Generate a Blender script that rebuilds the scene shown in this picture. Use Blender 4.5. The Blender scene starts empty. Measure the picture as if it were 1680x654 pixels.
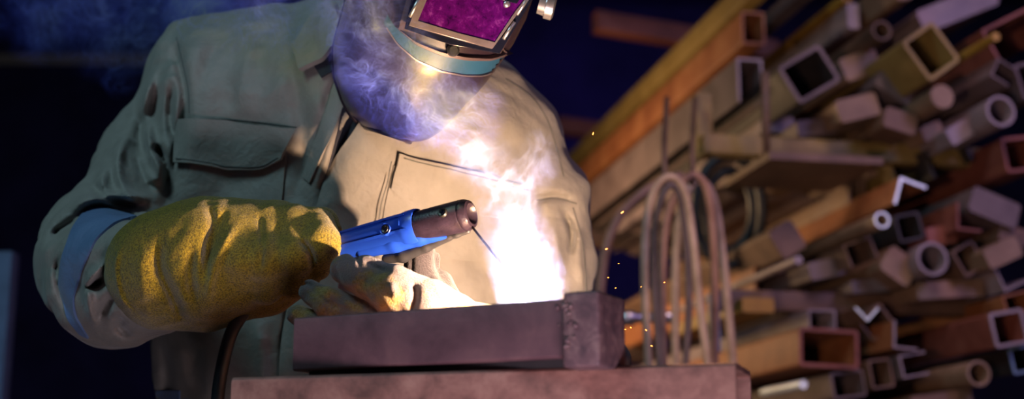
import bpy, bmesh, math, random
import numpy as np
from mathutils import Vector, Matrix
from mathutils.bvhtree import BVHTree

# ------------------------------------------------------------------ camera, world, light, exposure
W, H, F = 1680.0, 654.0, 2333.0
TILT = math.radians(12.17)
CAM = np.array([0.0, 0.0, 0.80])
RGT = np.array([1.0, 0.0, 0.0])
FWD = np.array([0.0, math.cos(TILT), math.sin(TILT)])
UPV = np.array([0.0, -math.sin(TILT), math.cos(TILT)])
S = bpy.context.scene
COL = S.collection

def cc(px, py, d):
    """photo pixel and depth -> metres right / up / forward of the camera"""
    return np.array([(px - W / 2) / F * d, (H / 2 - py) / F * d, d])
def c2w(a):
    a = np.atleast_2d(a)
    return CAM + a[:, :1] * RGT + a[:, 1:2] * UPV + a[:, 2:3] * FWD
def P(px, py, d):
    return c2w(cc(px, py, d))[0]

cam = bpy.data.objects.new('camera', bpy.data.cameras.new('camera'))
COL.objects.link(cam)
cam.location = CAM
cam.rotation_euler = (math.pi / 2 + TILT, 0, 0)
cam.data.lens = 36 * F / W
cam.data.sensor_width = 36
cam.data.clip_start = 0.02
cam.data.dof.use_dof = True
cam.data.dof.focus_distance = 1.62
cam.data.dof.aperture_fstop = 2.9
S.camera = cam
S.view_settings.view_transform = 'Standard'
S.view_settings.look = 'None'
S.view_settings.gamma = 1
S.view_settings.exposure = 0
S.view_settings.use_curve_mapping = False
S.cycles.use_denoising = True
S.cycles.max_bounces = 6
S.cycles.volume_bounces = 0
S.cycles.volume_step_rate = 1.0
S.cycles.volume_max_steps = 128
S.cycles.sample_clamp_indirect = 4

world = bpy.data.worlds.new('world')
S.world = world
world.use_nodes = True
bg = world.node_tree.nodes['Background']
bg.inputs[0].default_value = (0.10, 0.07, 0.35, 1)
bg.inputs[1].default_value = 0.035

def lamp(name, kind, loc, energy, color, target=None, size=0.5, size_y=None, spread=None):
    l = bpy.data.lights.new(name, kind)
    l.energy = energy
    l.color = color
    o = bpy.data.objects.new(name, l)
    COL.objects.link(o)
    o.location = Vector(loc)
    if kind == 'AREA':
        l.size = size
        if size_y:
            l.shape = 'RECTANGLE'; l.size_y = size_y
        if spread: l.spread = math.radians(spread)
    elif kind == 'POINT':
        l.shadow_soft_size = size
    if target is not None:
        o.rotation_euler = (Vector(target) - Vector(loc)).to_track_quat('-Z', 'Y').to_euler()
    return o
ARC = P(870, 490, 1.448)
lamp('arc_light', 'POINT', ARC, 27.0, (1.0, 0.65, 0.45), size=0.004)
lamp('window_daylight', 'AREA', (-1.5, 0.3, 3.1), 28, (0.50, 0.84, 1.0), (-0.35, 1.9, 1.2), 0.8, 0.8)
lamp('bench_fill', 'AREA', (0.12, 0.80, 0.52), 2.1, (0.90, 0.74, 0.90), (0.0, 1.36, 0.92), 0.4, 0.2, 90)  # added fill from below to brighten the bench front and tube
lamp('rack_fill_blue', 'AREA', (2.5, 0.5, 2.8), 8, (0.50, 0.38, 1.0), (1.2, 3.3, 1.2), 0.8, 0.8, 80)  # added violet fill for the end faces of the rack stock
lamp('rack_fill_front', 'AREA', (0.95, 1.5, 3.0), 5, (1.0, 0.64, 0.66), (0.9, 3.0, 1.2), 0.6, 0.6, 80)  # added overhead fill to brighten the hoses and rack
lamp('wall_fill_blue', 'AREA', (0.5, 8.6, 3.6), 6, (0.22, 0.13, 1.0), (0.6, 10.5, 2.6), 1.0, 1.0)  # added fill that turns the dark back wall navy
lamp('rack_fill_warm', 'AREA', (-0.50, 3.9, 1.45), 14, (1.0, 0.62, 0.32), (1.2, 4.1, 1.35), 0.45, 0.45, 150)  # added fill that warms the left faces of the rack stock

# ------------------------------------------------------------------ object helpers
def tag(o, label=None, cat=None, group=None, kind=None):
    if label: o['label'] = label
    if cat: o['category'] = cat
    if group: o['group'] = group
    if kind: o['kind'] = kind
    return o
ORIG = {}
def empty(name, loc, label=None, cat=None, group=None):
    o = bpy.data.objects.new(name, None)
    COL.objects.link(o)
    o.location = Vector(loc)
    o.empty_display_size = 0.1
    ORIG[o.name] = np.array(loc, float)
    return tag(o, label, cat, group)
def obj(name, verts, faces, mat, parent=None, smooth=False, label=None, cat=None, group=None, kind=None):
    """one mesh object from world-space vertices"""
    v = np.asarray(verts, float).reshape(-1, 3)
    if parent is not None:
        org = ORIG[parent.name]
    else:
        lo, hi = v.min(0), v.max(0)
        org = np.array([(lo[0] + hi[0]) / 2, (lo[1] + hi[1]) / 2, lo[2]])
    me = bpy.data.meshes.new(name)
    me.from_pydata((v - org).tolist(), [], [list(map(int, f)) for f in faces] if not isinstance(faces, np.ndarray) else faces.tolist())
    me.update()
    if smooth:
        me.polygons.foreach_set('use_smooth', np.ones(len(me.polygons), bool))
    if mat is not None:
        me.materials.append(mat)
    o = bpy.data.objects.new(name, me)
    COL.objects.link(o)
    if parent is not None:
        o.parent = parent
        ORIG[o.name] = org
    else:
        o.location = Vector(org)
        ORIG[o.name] = org
    return tag(o, label, cat, group, kind)
class MB:
    def __init__(s): s.v = []; s.f = []; s.n = 0
    def add(s, v, f):
        v = np.asarray(v, float).reshape(-1, 3)
        s.v.append(v); s.f += [[int(i) + s.n for i in q] for q in f]; s.n += len(v)
        return s
    def get(s): return np.concatenate(s.v), s.f
def smooth_by_angle(o, ang=40):
    me = o.data
    bm = bmesh.new(); bm.from_mesh(me)
    bmesh.ops.recalc_face_normals(bm, faces=bm.faces)
    lim = math.radians(ang)
    for e in bm.edges:
        e.smooth = len(e.link_faces) == 2 and e.calc_face_angle(0) < lim
    for f in bm.faces: f.smooth = True
    bm.to_mesh(me); bm.free()
    return o

def resample(pts, n):
    p = np.asarray(pts, float)
    L = np.r_[0, np.cumsum(np.linalg.norm(np.diff(p, axis=0), axis=1))]
    t = np.linspace(0, L[-1], n)
    return np.stack([np.interp(t, L, p[:, i]) for i in range(p.shape[1])], 1)
def catmull(pts, n=8):
    p = np.asarray(pts, float)
    if len(p) < 3: return p
    q = np.vstack([2 * p[0] - p[1], p, 2 * p[-1] - p[-2]])
    out = []
    for i in range(1, len(q) - 2):
        for k in range(n):
            t = k / n
            a, b, c, d = q[i - 1], q[i], q[i + 1], q[i + 2]
            out.append(.5 * (2 * b + (c - a) * t + (2 * a - 5 * b + 4 * c - d) * t * t + (3 * b - a - 3 * c + d) * t ** 3))
    out.append(p[-1])
    return np.array(out)
def tube_geo(path, r, n=10, cap=True):
    p = np.asarray(path, float); m = len(p)
    rr = np.full(m, r) if np.isscalar(r) else np.asarray(r, float)
    v = []; prev = None
    for i in range(m):
        t = p[min(i + 1, m - 1)] - p[max(i - 1, 0)]; t /= np.linalg.norm(t) + 1e-12
        if prev is None:
            a = np.array([0, 0, 1.]) if abs(t[2]) < .9 else np.array([1., 0, 0])
            u = np.cross(t, a)
        else:
            u = prev - t * prev.dot(t)
        u /= np.linalg.norm(u); prev = u
        w = np.cross(t, u)
        for k in range(n):
            an = 2 * math.pi * k / n
            v.append(p[i] + rr[i] * (math.cos(an) * u + math.sin(an) * w))
    f = []
    for i in range(m - 1):
        for k in range(n):
            k2 = (k + 1) % n
            f.append([i * n + k, i * n + k2, (i + 1) * n + k2, (i + 1) * n + k])
    if cap:
        f.append(list(range(n))[::-1]); f.append([(m - 1) * n + k for k in range(n)])
    return np.array(v), f
def box_geo(c, ax, hs):
    """box from centre, three axis vectors (rows), half sizes"""
    c = np.asarray(c, float); ax = np.asarray(ax, float)
    v = [c + sx * hs[0] * ax[0] + sy * hs[1] * ax[1] + sz * hs[2] * ax[2] for sx in (-1, 1) for sy in (-1, 1) for sz in (-1, 1)]
    return np.array(v), [[0, 1, 3, 2], [4, 6, 7, 5], [0, 4, 5, 1], [2, 3, 7, 6], [0, 2, 6, 4], [1, 5, 7, 3]]
def lathe_geo(a, axis, prof, n=28):
    axis = np.asarray(axis, float); axis = axis / np.linalg.norm(axis)
    h = np.array([0, 0, 1.]) if abs(axis[2]) < .9 else np.array([1., 0, 0])
    u = np.cross(axis, h); u /= np.linalg.norm(u); w = np.cross(axis, u)
    v = []; f = []
    for (t, r) in prof:
        for k in range(n):
            an = 2 * math.pi * k / n
            v.append(a + axis * t + max(r, 1e-5) * (math.cos(an) * u + math.sin(an) * w))
    for i in range(len(prof) - 1):
        for k in range(n):
            k2 = (k + 1) % n
            f.append([i * n + k, i * n + k2, (i + 1) * n + k2, (i + 1) * n + k])
    f.append(list(range(n))[::-1]); f.append([(len(prof) - 1) * n + k for k in range(n)])
    return np.array(v), f

# ------------------------------------------------------------------ materials
def mat_new(name):
    m = bpy.data.materials.new(name); m.use_nodes = True
    nt = m.node_tree
    return m, nt, nt.nodes, nt.links, nt.nodes['Principled BSDF']
def noise(nt, scale, detail=4, rough=.6, vec=None, dist=0):
    n = nt.nodes.new('ShaderNodeTexNoise')
    n.inputs['Scale'].default_value = scale; n.inputs['Detail'].default_value = detail
    n.inputs['Roughness'].default_value = rough; n.inputs['Distortion'].default_value = dist
    if vec is not None: nt.links.new(vec, n.inputs['Vector'])
    return n
def ramp(nt, fac, stops):
    r = nt.nodes.new('ShaderNodeValToRGB')
    e = r.color_ramp.elements
    while len(e) < len(stops): e.new(.5)
    for k, (p, c) in enumerate(stops):
        e[k].position = p; e[k].color = (*c, 1) if len(c) == 3 else c
    nt.links.new(fac, r.inputs[0])
    return r
def objcoord(nt):
    return nt.nodes.new('ShaderNodeTexCoord').outputs['Object']
def bump(nt, hgt, strength, dist, bsdf):
    b = nt.nodes.new('ShaderNodeBump')
    b.inputs['Strength'].default_value = strength; b.inputs['Distance'].default_value = dist
    nt.links.new(hgt, b.inputs['Height']); nt.links.new(b.outputs[0], bsdf.inputs['Normal'])
def mat_simple(name, col, rough=.5, metal=0, var=.15, scale=30, bmp=0.0, bscale=200, spec=.5):
    m, nt, N, L, b = mat_new(name)
    v = objcoord(nt)
    n = noise(nt, scale, 4, .6, v)
    c = np.array(col)
    r = ramp(nt, n.outputs[0], [(.3, tuple(c * (1 - var))), (.7, tuple(np.minimum(c * (1 + var), 1)))])
    L.new(r.outputs[0], b.inputs['Base Color'])
    b.inputs['Roughness'].default_value = rough; b.inputs['Metallic'].default_value = metal
    b.inputs['Specular IOR Level'].default_value = spec
    if bmp:
        n2 = noise(nt, bscale, 3, .6, v); bump(nt, n2.outputs[0], bmp, .002, b)
    return m
def mat_fabric(name, col, col2, rough=.85):
    m, nt, N, L, b = mat_new(name)
    v = objcoord(nt)
    n = noise(nt, 14, 5, .65, v)
    r = ramp(nt, n.outputs[0], [(.3, col), (.72, col2)])
    L.new(r.outputs[0], b.inputs['Base Color'])
    b.inputs['Roughness'].default_value = rough
    b.inputs['Specular IOR Level'].default_value = .35
    b.inputs['Sheen Weight'].default_value = .15
    w = noise(nt, 900, 2, .5, v)
    wr = noise(nt, 15, 3, .55, v, .8); wr2 = noise(nt, 70, 3, .6, v, .8)
    a1 = N.new('ShaderNodeMath'); a1.operation = 'MULTIPLY_ADD'; a1.inputs[1].default_value = .28; L.new(wr2.outputs[0], a1.inputs[0]); L.new(wr.outputs[0], a1.inputs[2])
    a2 = N.new('ShaderNodeMath'); a2.operation = 'MULTIPLY_ADD'; a2.inputs[1].default_value = .02; L.new(w.outputs[0], a2.inputs[0]); L.new(a1.outputs[0], a2.inputs[2])
    bump(nt, a2.outputs[0], .42, .012, b)
    return m
def mat_suede(name, deep, lit, dirt, dlo, dhi):
    m, nt, N, L, b = mat_new(name)
    v = objcoord(nt)
    fine = noise(nt, 520, 3, .7, v)
    r = ramp(nt, fine.outputs[0], [(.36, deep), (.62, lit)])
    big = noise(nt, 26, 4, .6, v, .4)
    add = N.new('ShaderNodeMath'); add.operation = 'ADD'
    mul = N.new('ShaderNodeMath'); mul.operation = 'MULTIPLY'; mul.inputs[1].default_value = .35
    L.new(fine.outputs[0], mul.inputs[0]); L.new(big.outputs[0], add.inputs[0]); L.new(mul.outputs[0], add.inputs[1])
    msk = ramp(nt, add.outputs[0], [(dlo, (0, 0, 0)), (dhi, (1, 1, 1))])
    mix = N.new('ShaderNodeMix'); mix.data_type = 'RGBA'
    L.new(msk.outputs[0], mix.inputs[0]); L.new(r.outputs[0], mix.inputs[6]); mix.inputs[7].default_value = (*dirt, 1)
    L.new(mix.outputs[2], b.inputs['Base Color'])
    b.inputs['Roughness'].default_value = .95; b.inputs['Specular IOR Level'].default_value = .15
    b.inputs['Sheen Weight'].default_value = .25; b.inputs['Sheen Roughness'].default_value = .5
    bump(nt, fine.outputs[0], .8, .0022, b)
    return m
def mat_rust(name, c1, c2, c3, rough=.62, metal=.0, scale=9):
    m, nt, N, L, b = mat_new(name)
    v = objcoord(nt)
    info = N.new('ShaderNodeObjectInfo')
    vm = N.new('ShaderNodeVectorMath'); vm.operation = 'ADD'
    L.new(v, vm.inputs[0]); L.new(info.outputs['Location'], vm.inputs[1])
    n = noise(nt, scale, 6, .65, vm.outputs[0], .3)
    r = ramp(nt, n.outputs[0], [(.32, c1), (.52, c2), (.7, c3)])
    L.new(r.outputs[0], b.inputs['Base Color'])
    b.inputs['Roughness'].default_value = rough; b.inputs['Metallic'].default_value = metal
    n2 = noise(nt, 120, 4, .65, v); bump(nt, n2.outputs[0], .35, .0015, b)
    return m
def mat_emit(name, col, st):
    m, nt, N, L, b = mat_new(name)
    b.inputs['Base Color'].default_value = (*col, 1)
    b.inputs['Emission Color'].default_value = (*col, 1); b.inputs['Emission Strength'].default_value = st
    return m
M = {}
M['jacket'] = mat_fabric('sage_cotton', (.185, .172, .145), (.25, .232, .198), .62)
M['jacket_shade'] = mat_fabric('painted_shade', (.012, .014, .025), (.02, .022, .035))  # near-black cloth standing in for shade at the front gap and collar
M['band'] = mat_fabric('blue_band', (.07, .13, .25), (.10, .17, .31), .6)
M['thread'] = mat_simple('dark_thread', (.07, .075, .068), .9)
M['trouser'] = mat_fabric('dark_trousers', (.03, .035, .04), (.05, .055, .06))
M['boot'] = mat_simple('boot_leather', (.03, .02, .015), .6)
M['skin'] = mat_simple('skin', (.45, .27, .18), .6)
M['suede_olive'] = mat_suede('yellow_suede', (.055, .042, .005), (.25, .185, .012), (.04, .036, .03), .80, 1.0)
M['suede_worn'] = mat_suede('worn_suede', (.11, .072, .014), (.29, .205, .065), (.10, .082, .08), .56, .70)
M['suede_dark'] = mat_suede('sooty_suede', (.018, .015, .017), (.05, .042, .045), (.03, .026, .028), .6, .8)
M['blue'] = mat_simple('blue_plastic', (.008, .042, .33), .34, 0, .08, 40, .05, 300)
M['black_plastic'] = mat_simple('black_plastic', (.02, .02, .022), .38, 0, .2, 60, .12, 400)
M['nozzle'] = mat_simple('sooty_nozzle', (.012, .008, .014), .30, .0, .4, 60, .22, 500, .28)
M['cable'] = mat_simple('black_rubber', (.012, .016, .022), .5)
M['screw'] = mat_simple('black_screw', (.03, .03, .028), .35, .7)
M['helmet'] = mat_simple('helmet_shell', (.022, .013, .020), .32, .1, .15, 20, .04, 500)
M['helmet_trim'] = mat_simple('helmet_trim', (.30, .24, .26), .33, .75, .15, 60)
M['bezel'] = mat_simple('brown_bezel', (.11, .075, .08), .42, .4, .15, 40)
M['teal'] = mat_simple('teal_stripe', (.015, .065, .125), .45, 0, .1, 30)
M['gloss_black'] = mat_simple('gloss_black', (.006, .007, .016), .1)
M['silver'] = mat_simple('silver', (.6, .58, .6), .3, .9)
def mat_lens():
    m, nt, N, L, b = mat_new('purple_lens')
    v = objcoord(nt)
    n = noise(nt, 70, 8, .75, v, .3)
    r = ramp(nt, n.outputs[0], [(.34, (.018, .001, .035)), (.55, (.06, .002, .095)), (.80, (.24, .05, .30))])
    L.new(r.outputs[0], b.inputs['Base Color'])
    b.inputs['Roughness'].default_value = .16
    b.inputs['Coat Weight'].default_value = .5
    return m
M['lens'] = mat_lens()
M['work_tube'] = mat_rust('dark_mill_steel', (.06, .028, .034), (.10, .048, .055), (.15, .075, .075), .5, 0, 14)
M['work_end'] = mat_rust('scaled_steel', (.045, .024, .030), (.11, .055, .06), (.20, .12, .11), .6, 0, 60)
M['bench'] = mat_rust('rusty_bench', (.10, .042, .032), (.22, .095, .072), (.32, .16, .12), .6, 0, 26)
M['rust_orange'] = mat_rust('orange_rust', (0.136, 0.040, 0.014), (0.211, 0.074, 0.026), (0.260, 0.112, 0.046))
M['rust_red'] = mat_rust('red_rust', (0.093, 0.025, 0.017), (0.155, 0.043, 0.030), (0.198, 0.068, 0.050))
M['rust_brown'] = mat_rust('brown_rust', (0.050, 0.028, 0.019), (0.099, 0.053, 0.034), (0.149, 0.087, 0.056))
M['tan'] = mat_rust('tan_scale', (0.105, 0.062, 0.038), (0.168, 0.103, 0.067), (0.211, 0.137, 0.094))
M['grey'] = mat_rust('grey_steel', (0.058, 0.038, 0.042), (0.098, 0.069, 0.073), (0.134, 0.096, 0.100))
M['lavender'] = mat_rust('pale_steel', (0.126, 0.095, 0.112), (0.184, 0.143, 0.161), (0.232, 0.182, 0.201), .5)
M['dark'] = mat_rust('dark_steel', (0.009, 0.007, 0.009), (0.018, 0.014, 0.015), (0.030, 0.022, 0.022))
M['yellow'] = mat_rust('yellow_paint', (0.186, 0.093, 0.009), (0.260, 0.143, 0.015), (0.285, 0.174, 0.031))
M['timber'] = mat_rust('yellow_primer', (0.124, 0.081, 0.022), (0.186, 0.124, 0.034), (0.211, 0.149, 0.050))
M['bright'] = mat_simple('bright_cut_steel', (.75, .85, .90), .35, .2, .15, 40)
M['hose'] = mat_rust('tan_hose', (.30, .20, .14), (.42, .29, .21), (.50, .35, .27), .6, 0, 20)
M['hose_dark'] = mat_rust('brown_hose', (.20, .10, .065), (.30, .16, .11), (.36, .21, .15), .6, 0, 20)
M['wall'] = mat_simple('dark_wall', (.05, .035, .10), .9, 0, .3, 3)
M['floor'] = mat_simple('concrete', (.10, .09, .09), .85, 0, .25, 5, .2, 60)
M['navy_cloth'] = mat_fabric('navy_cloth', (.025, .042, .07), (.06, .09, .13))
M['bluegrey'] = mat_simple('blue_grey_paint', (.10, .16, .26), .6)
M['arc'] = mat_emit('arc_plasma', (.85, .88, 1.0), 60)
M['spark'] = mat_emit('hot_spark', (1.0, .22, .03), 14)

# ------------------------------------------------------------------ room
def slab(name, lo, hi, mat):
    lo, hi = np.array(lo, float), np.array(hi, float)
    v, f = box_geo((lo + hi) / 2, np.eye(3), (hi - lo) / 2)
    return smooth_by_angle(obj(name, v, f, mat, kind='structure'), 20)
slab('floor', (-5, -3, -.1), (5, 10.5, 0), M['floor'])
slab('wall_back', (-5, 10.5, 0), (5, 10.7, 4.6), M['wall'])
slab('wall_left', (-5.2, -3, 0), (-5, 10.7, 4.6), M['wall'])
slab('wall_right', (5, -3, 0), (5.2, 10.7, 4.6), M['wall'])
slab('ceiling', (-5.2, -3, 4.6), (5.2, 10.7, 4.8), M['wall'])

# ------------------------------------------------------------------ implicit solids meshed by surface nets
class Field:
    def __init__(s, lo, hi, h):
        """lo, hi in camera metres (right, up, forward)"""
        s.lo = np.array(lo, float); s.h = h
        s.n = np.ceil((np.array(hi) - s.lo) / h).astype(int) + 1
        s.v = np.full(s.n, 0.2, np.float32)
    def sub(s, lo, hi):
        a = np.clip(np.floor((np.asarray(lo) - s.lo) / s.h).astype(int), 0, s.n)
        b = np.clip(np.ceil((np.asarray(hi) - s.lo) / s.h).astype(int) + 1, 0, s.n)
        if (b <= a).any(): return None
        sl = tuple(slice(a[i], b[i]) for i in range(3))
        g = [(s.lo[i] + s.h * np.arange(a[i], b[i])).astype(np.float32) for i in range(3)]
        return sl, g[0][:, None, None], g[1][None, :, None], g[2][None, None, :]
    @staticmethod
    def smin(a, b, k):
        if k <= 0: return np.minimum(a, b)
        hh = np.maximum(k - np.abs(a - b), 0) / k
        return np.minimum(a, b) - hh * hh * k * .25
    def _apply(s, sl, d, k, op):
        cur = s.v[sl]
        if op == 'add': s.v[sl] = s.smin(cur, d, k)
        else: s.v[sl] = -s.smin(-cur, d, k)
    def capsule(s, a, b, ra, rb, k=.01, op='add', sq=(1, 1, 1)):
        a, b = np.array(a, float), np.array(b, float); sq = np.array(sq, float)
        m = max(ra, rb) + k + 3 * s.h
        r = s.sub(np.minimum(a, b) - m / sq.min(), np.maximum(a, b) + m / sq.min())
        if r is None: return
        sl, x, y, z = r
        ab = (b - a) * sq; L2 = max((ab ** 2).sum(), 1e-12)
        px, py, pz = (x - a[0]) * sq[0], (y - a[1]) * sq[1], (z - a[2]) * sq[2]
        t = np.clip((px * ab[0] + py * ab[1] + pz * ab[2]) / L2, 0, 1)
        d = np.sqrt((px - t * ab[0]) ** 2 + (py - t * ab[1]) ** 2 + (pz - t * ab[2]) ** 2) - (ra + (rb - ra) * t)
        s._apply(sl, d.astype(np.float32), k, op)
    def chain(s, pts, k=.01, op='add', sq=(1, 1, 1), rs=1.0):
        """pts: (px, py, depth, radius in photo pixels)"""
        for p, q in zip(pts[:-1], pts[1:]):
            s.capsule(cc(*p[:3]), cc(*q[:3]), rs * p[3] * p[2] / F, rs * q[3] * q[2] / F, k, op, sq)
    def ellipsoid(s, c, r, k=.02, op='add', rot=None):
        c, r = np.array(c, float), np.array(r, float)
        m = r.max() + k + 3 * s.h
        q = s.sub(c - m, c + m)
        if q is None: return
        sl, x, y, z = q
        x, y, z = x - c[0], y - c[1], z - c[2]
        if rot is not None:
            R = np.array(rot); x, y, z = (R[i, 0] * x + R[i, 1] * y + R[i, 2] * z for i in range(3))
        k0 = np.sqrt((x / r[0]) ** 2 + (y / r[1]) ** 2 + (z / r[2]) ** 2)
        k1 = np.sqrt((x / r[0] ** 2) ** 2 + (y / r[1] ** 2) ** 2 + (z / r[2] ** 2) ** 2) + 1e-9
        s._apply(sl, (k0 * (k0 - 1) / k1).astype(np.float32), k, op)
    def fold(s, pts, w, amp, d0, d1):
        """a crease (amp > 0) or ridge (amp < 0) along a line, for the cloth between depths d0 and d1"""
        p = catmull([q[:2] for q in pts], 5)
        mg = 3 * w
        xs = [cc(p[:, 0].min() - mg, 0, d)[0] for d in (d0, d1)] + [cc(p[:, 0].max() + mg, 0, d)[0] for d in (d0, d1)]
        ys = [cc(0, p[:, 1].min() - mg, d)[1] for d in (d0, d1)] + [cc(0, p[:, 1].max() + mg, d)[1] for d in (d0, d1)]
        q = s.sub((min(xs), min(ys), d0), (max(xs), max(ys), d1))
        if q is None: return
        sl, x, y, z = q
        X = W / 2 + F * x / z; Y = H / 2 - F * y / z
        D = None; T = None
        n = len(p) - 1
        for i in range(n):
            a, b = p[i], p[i + 1]; ab = b - a; L2 = max(ab.dot(ab), 1e-9)
            t = np.clip(((X - a[0]) * ab[0] + (Y - a[1]) * ab[1]) / L2, 0, 1)
            d = (X - a[0] - t * ab[0]) ** 2 + (Y - a[1] - t * ab[1]) ** 2
            tt = (i + t) / n
            if D is None: D, T = d, tt
            else:
                mk = d < D; D = np.where(mk, d, D); T = np.where(mk, tt, T)
        taper = np.clip(np.minimum(T, 1 - T) * 4, 0.15, 1)
        s.v[sl] += (amp * np.exp(-D / (w * w)) * taper).astype(np.float32)
    def waves(s, amp, freq, seed, n=5):
        rg = np.random.RandomState(seed)
        q = s.sub(s.lo, s.lo + s.h * s.n)
        sl, x, y, z = q
        for _ in range(n):
            d = rg.normal(size=3); d /= np.linalg.norm(d); e = rg.normal(size=3); e /= np.linalg.norm(e)
            fr = freq * rg.uniform(.6, 1.6); ph, p2 = rg.uniform(0, 6.28, 2)
            a = d[0] * x + d[1] * y + d[2] * z; b = e[0] * x + e[1] * y + e[2] * z
            s.v[sl] += (amp / n * 1.6 * np.sin(fr * a + ph + 1.3 * np.sin(fr * .7 * b + p2))).astype(np.float32)
    def mesh(s, smooth=1):
        v = s.v; v[0] = v[-1] = .2; v[:, 0] = v[:, -1] = .2; v[:, :, 0] = v[:, :, -1] = .2
        sg = v < 0
        c = np.zeros(np.array(v.shape) - 1, np.uint8)
        cor = [(i, j, k) for i in (0, 1) for j in (0, 1) for k in (0, 1)]
        nx, ny, nz = v.shape
        for (i, j, k) in cor: c += sg[i:nx - 1 + i, j:ny - 1 + j, k:nz - 1 + k]
        act = (c > 0) & (c < 8)
        ids = np.argwhere(act)
        idx = np.full(act.shape, -1, np.int64); idx[act] = np.arange(len(ids))
        acc = np.zeros((len(ids), 3)); cnt = np.zeros(len(ids))
        for a in cor:
            for ax in range(3):
                if a[ax]: continue
                b = list(a); b[ax] = 1
                ia, ib = ids + a, ids + b
                va, vb = v[tuple(ia.T)], v[tuple(ib.T)]
                cr = (va < 0) != (vb < 0)
                t = np.where(cr, va / np.where(cr, va - vb, 1), 0)
                p = np.array(a) + t[:, None] * (np.array(b) - np.array(a))
                acc += p * cr[:, None]; cnt += cr
        verts = s.lo + (ids + acc / cnt[:, None]) * s.h
        quads = []
        for ax in range(3):
            o1, o2 = (ax + 1) % 3, (ax + 2) % 3
            A = [slice(1, None)] * 3; B = [slice(1, None)] * 3
            A[ax] = slice(0, -1); B[ax] = slice(1, None)
            A[o1] = slice(1, -1); B[o1] = slice(1, -1); A[o2] = slice(1, -1); B[o2] = slice(1, -1)
            sa, sb = sg[tuple(A)], sg[tuple(B)]
            e = np.argwhere(sa != sb); inside = sa[tuple(e.T)]
            e = e.copy(); e[:, o1] += 1; e[:, o2] += 1
            def cell(d1, d2):
                q = e.copy(); q[:, o1] += d1; q[:, o2] += d2
                return idx[tuple(q.T)]
            Q = np.stack([cell(-1, -1), cell(0, -1), cell(0, 0), cell(-1, 0)], 1)
            Q[~inside] = Q[~inside][:, ::-1]
            quads.append(Q)
        Q = np.concatenate(quads)[:, ::-1]
        for _ in range(smooth):
            E = np.concatenate([Q[:, [0, 1]], Q[:, [1, 2]], Q[:, [2, 3]], Q[:, [3, 0]]])
            num = np.bincount(E[:, 0], minlength=len(verts))
            avg = np.stack([np.bincount(E[:, 0], verts[E[:, 1], i], len(verts)) for i in range(3)], 1) / np.maximum(num, 1)[:, None]
            verts = verts * .5 + avg * .5
        return c2w(verts), Q
def bvh_of(v, f): return BVHTree.FromPolygons([tuple(p) for p in v], f.tolist() if isinstance(f, np.ndarray) else f)
def hit(bvh, px, py, dflt=None):
    d = Vector(P(px, py, 1.0) - CAM).normalized()
    loc, nor, i, dist = bvh.ray_cast(Vector(CAM), d, 8)
    if loc is None:
        if dflt is None: return None, None
        loc, nor, i, dist = bvh.find_nearest(Vector(P(px, py, dflt)))
    n = np.array(nor)
    if n.dot(np.array(d)) > 0: n = -n
    return np.array(loc), n
def patch(name, A, B, nu, nv, off, thick, mat, parent, bvh, dflt, smooth_n=2, label=None):
    """a layer of cloth or trim lying on a surface, bounded by two edge lines"""
    A, B = resample(A, nu), resample(B, nu)
    G = np.zeros((nu, nv, 3)); Nn = np.zeros((nu, nv, 3))
    for i in range(nu):
        for j in range(nv):
            q = A[i] + (B[i] - A[i]) * j / (nv - 1)
            G[i, j], Nn[i, j] = hit(bvh, q[0], q[1], dflt)
    for _ in range(smooth_n):
        for X in (G, Nn):
            Y = X.copy()
            Y[1:-1] += .5 * (X[:-2] + X[2:] - 2 * X[1:-1]) * .5
            Y[:, 1:-1] += .5 * (X[:, :-2] + X[:, 2:] - 2 * X[:, 1:-1]) * .5
            X[:] = Y
    Nn /= np.linalg.norm(Nn, axis=2, keepdims=True) + 1e-9
    top = (G + Nn * (off + thick)).reshape(-1, 3); bot = (G + Nn * (off - .002)).reshape(-1, 3)
    ix = lambda i, j: i * nv + j
    f = []; n0 = nu * nv
    for i in range(nu - 1):
        for j in range(nv - 1):
            f.append([ix(i, j), ix(i + 1, j), ix(i + 1, j + 1), ix(i, j + 1)])
            f.append([n0 + ix(i, j), n0 + ix(i, j + 1), n0 + ix(i + 1, j + 1), n0 + ix(i + 1, j)])
    rim = [(i, 0) for i in range(nu)] + [(nu - 1, j) for j in range(1, nv)] + [(i, nv - 1) for i in range(nu - 2, -1, -1)] + [(0, j) for j in range(nv - 2, 0, -1)]
    for a, b in zip(rim, rim[1:] + rim[:1]):
        f.append([ix(*a), ix(*b), n0 + ix(*b), n0 + ix(*a)])
    return smooth_by_angle(obj(name, np.vstack([top, bot]), f, mat, parent, label=label), 50)
def seam(name, pts, r, mat, parent, bvh, dflt, off=0.0):
    p = resample(catmull(pts, 6), 40)
    q = []
    for x, y in p:
        a, n = hit(bvh, x, y, dflt); q.append(a + n * off)
    q = np.array(q)
    for _ in range(3): q[1:-1] = q[1:-1] * .5 + .25 * (q[:-2] + q[2:])
    v, f = tube_geo(q, r, 6)
    return obj(name, v, f, mat, parent, True)
def px2m(p, d): return p * d / F

# ------------------------------------------------------------------ the welder
PR = P(590, 900, 1.99); PR[2] = 0
person = empty('person', PR, 'welder in sage work jacket, dark welding helmet and yellow suede gauntlets leaning over the bench', 'person')

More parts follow.
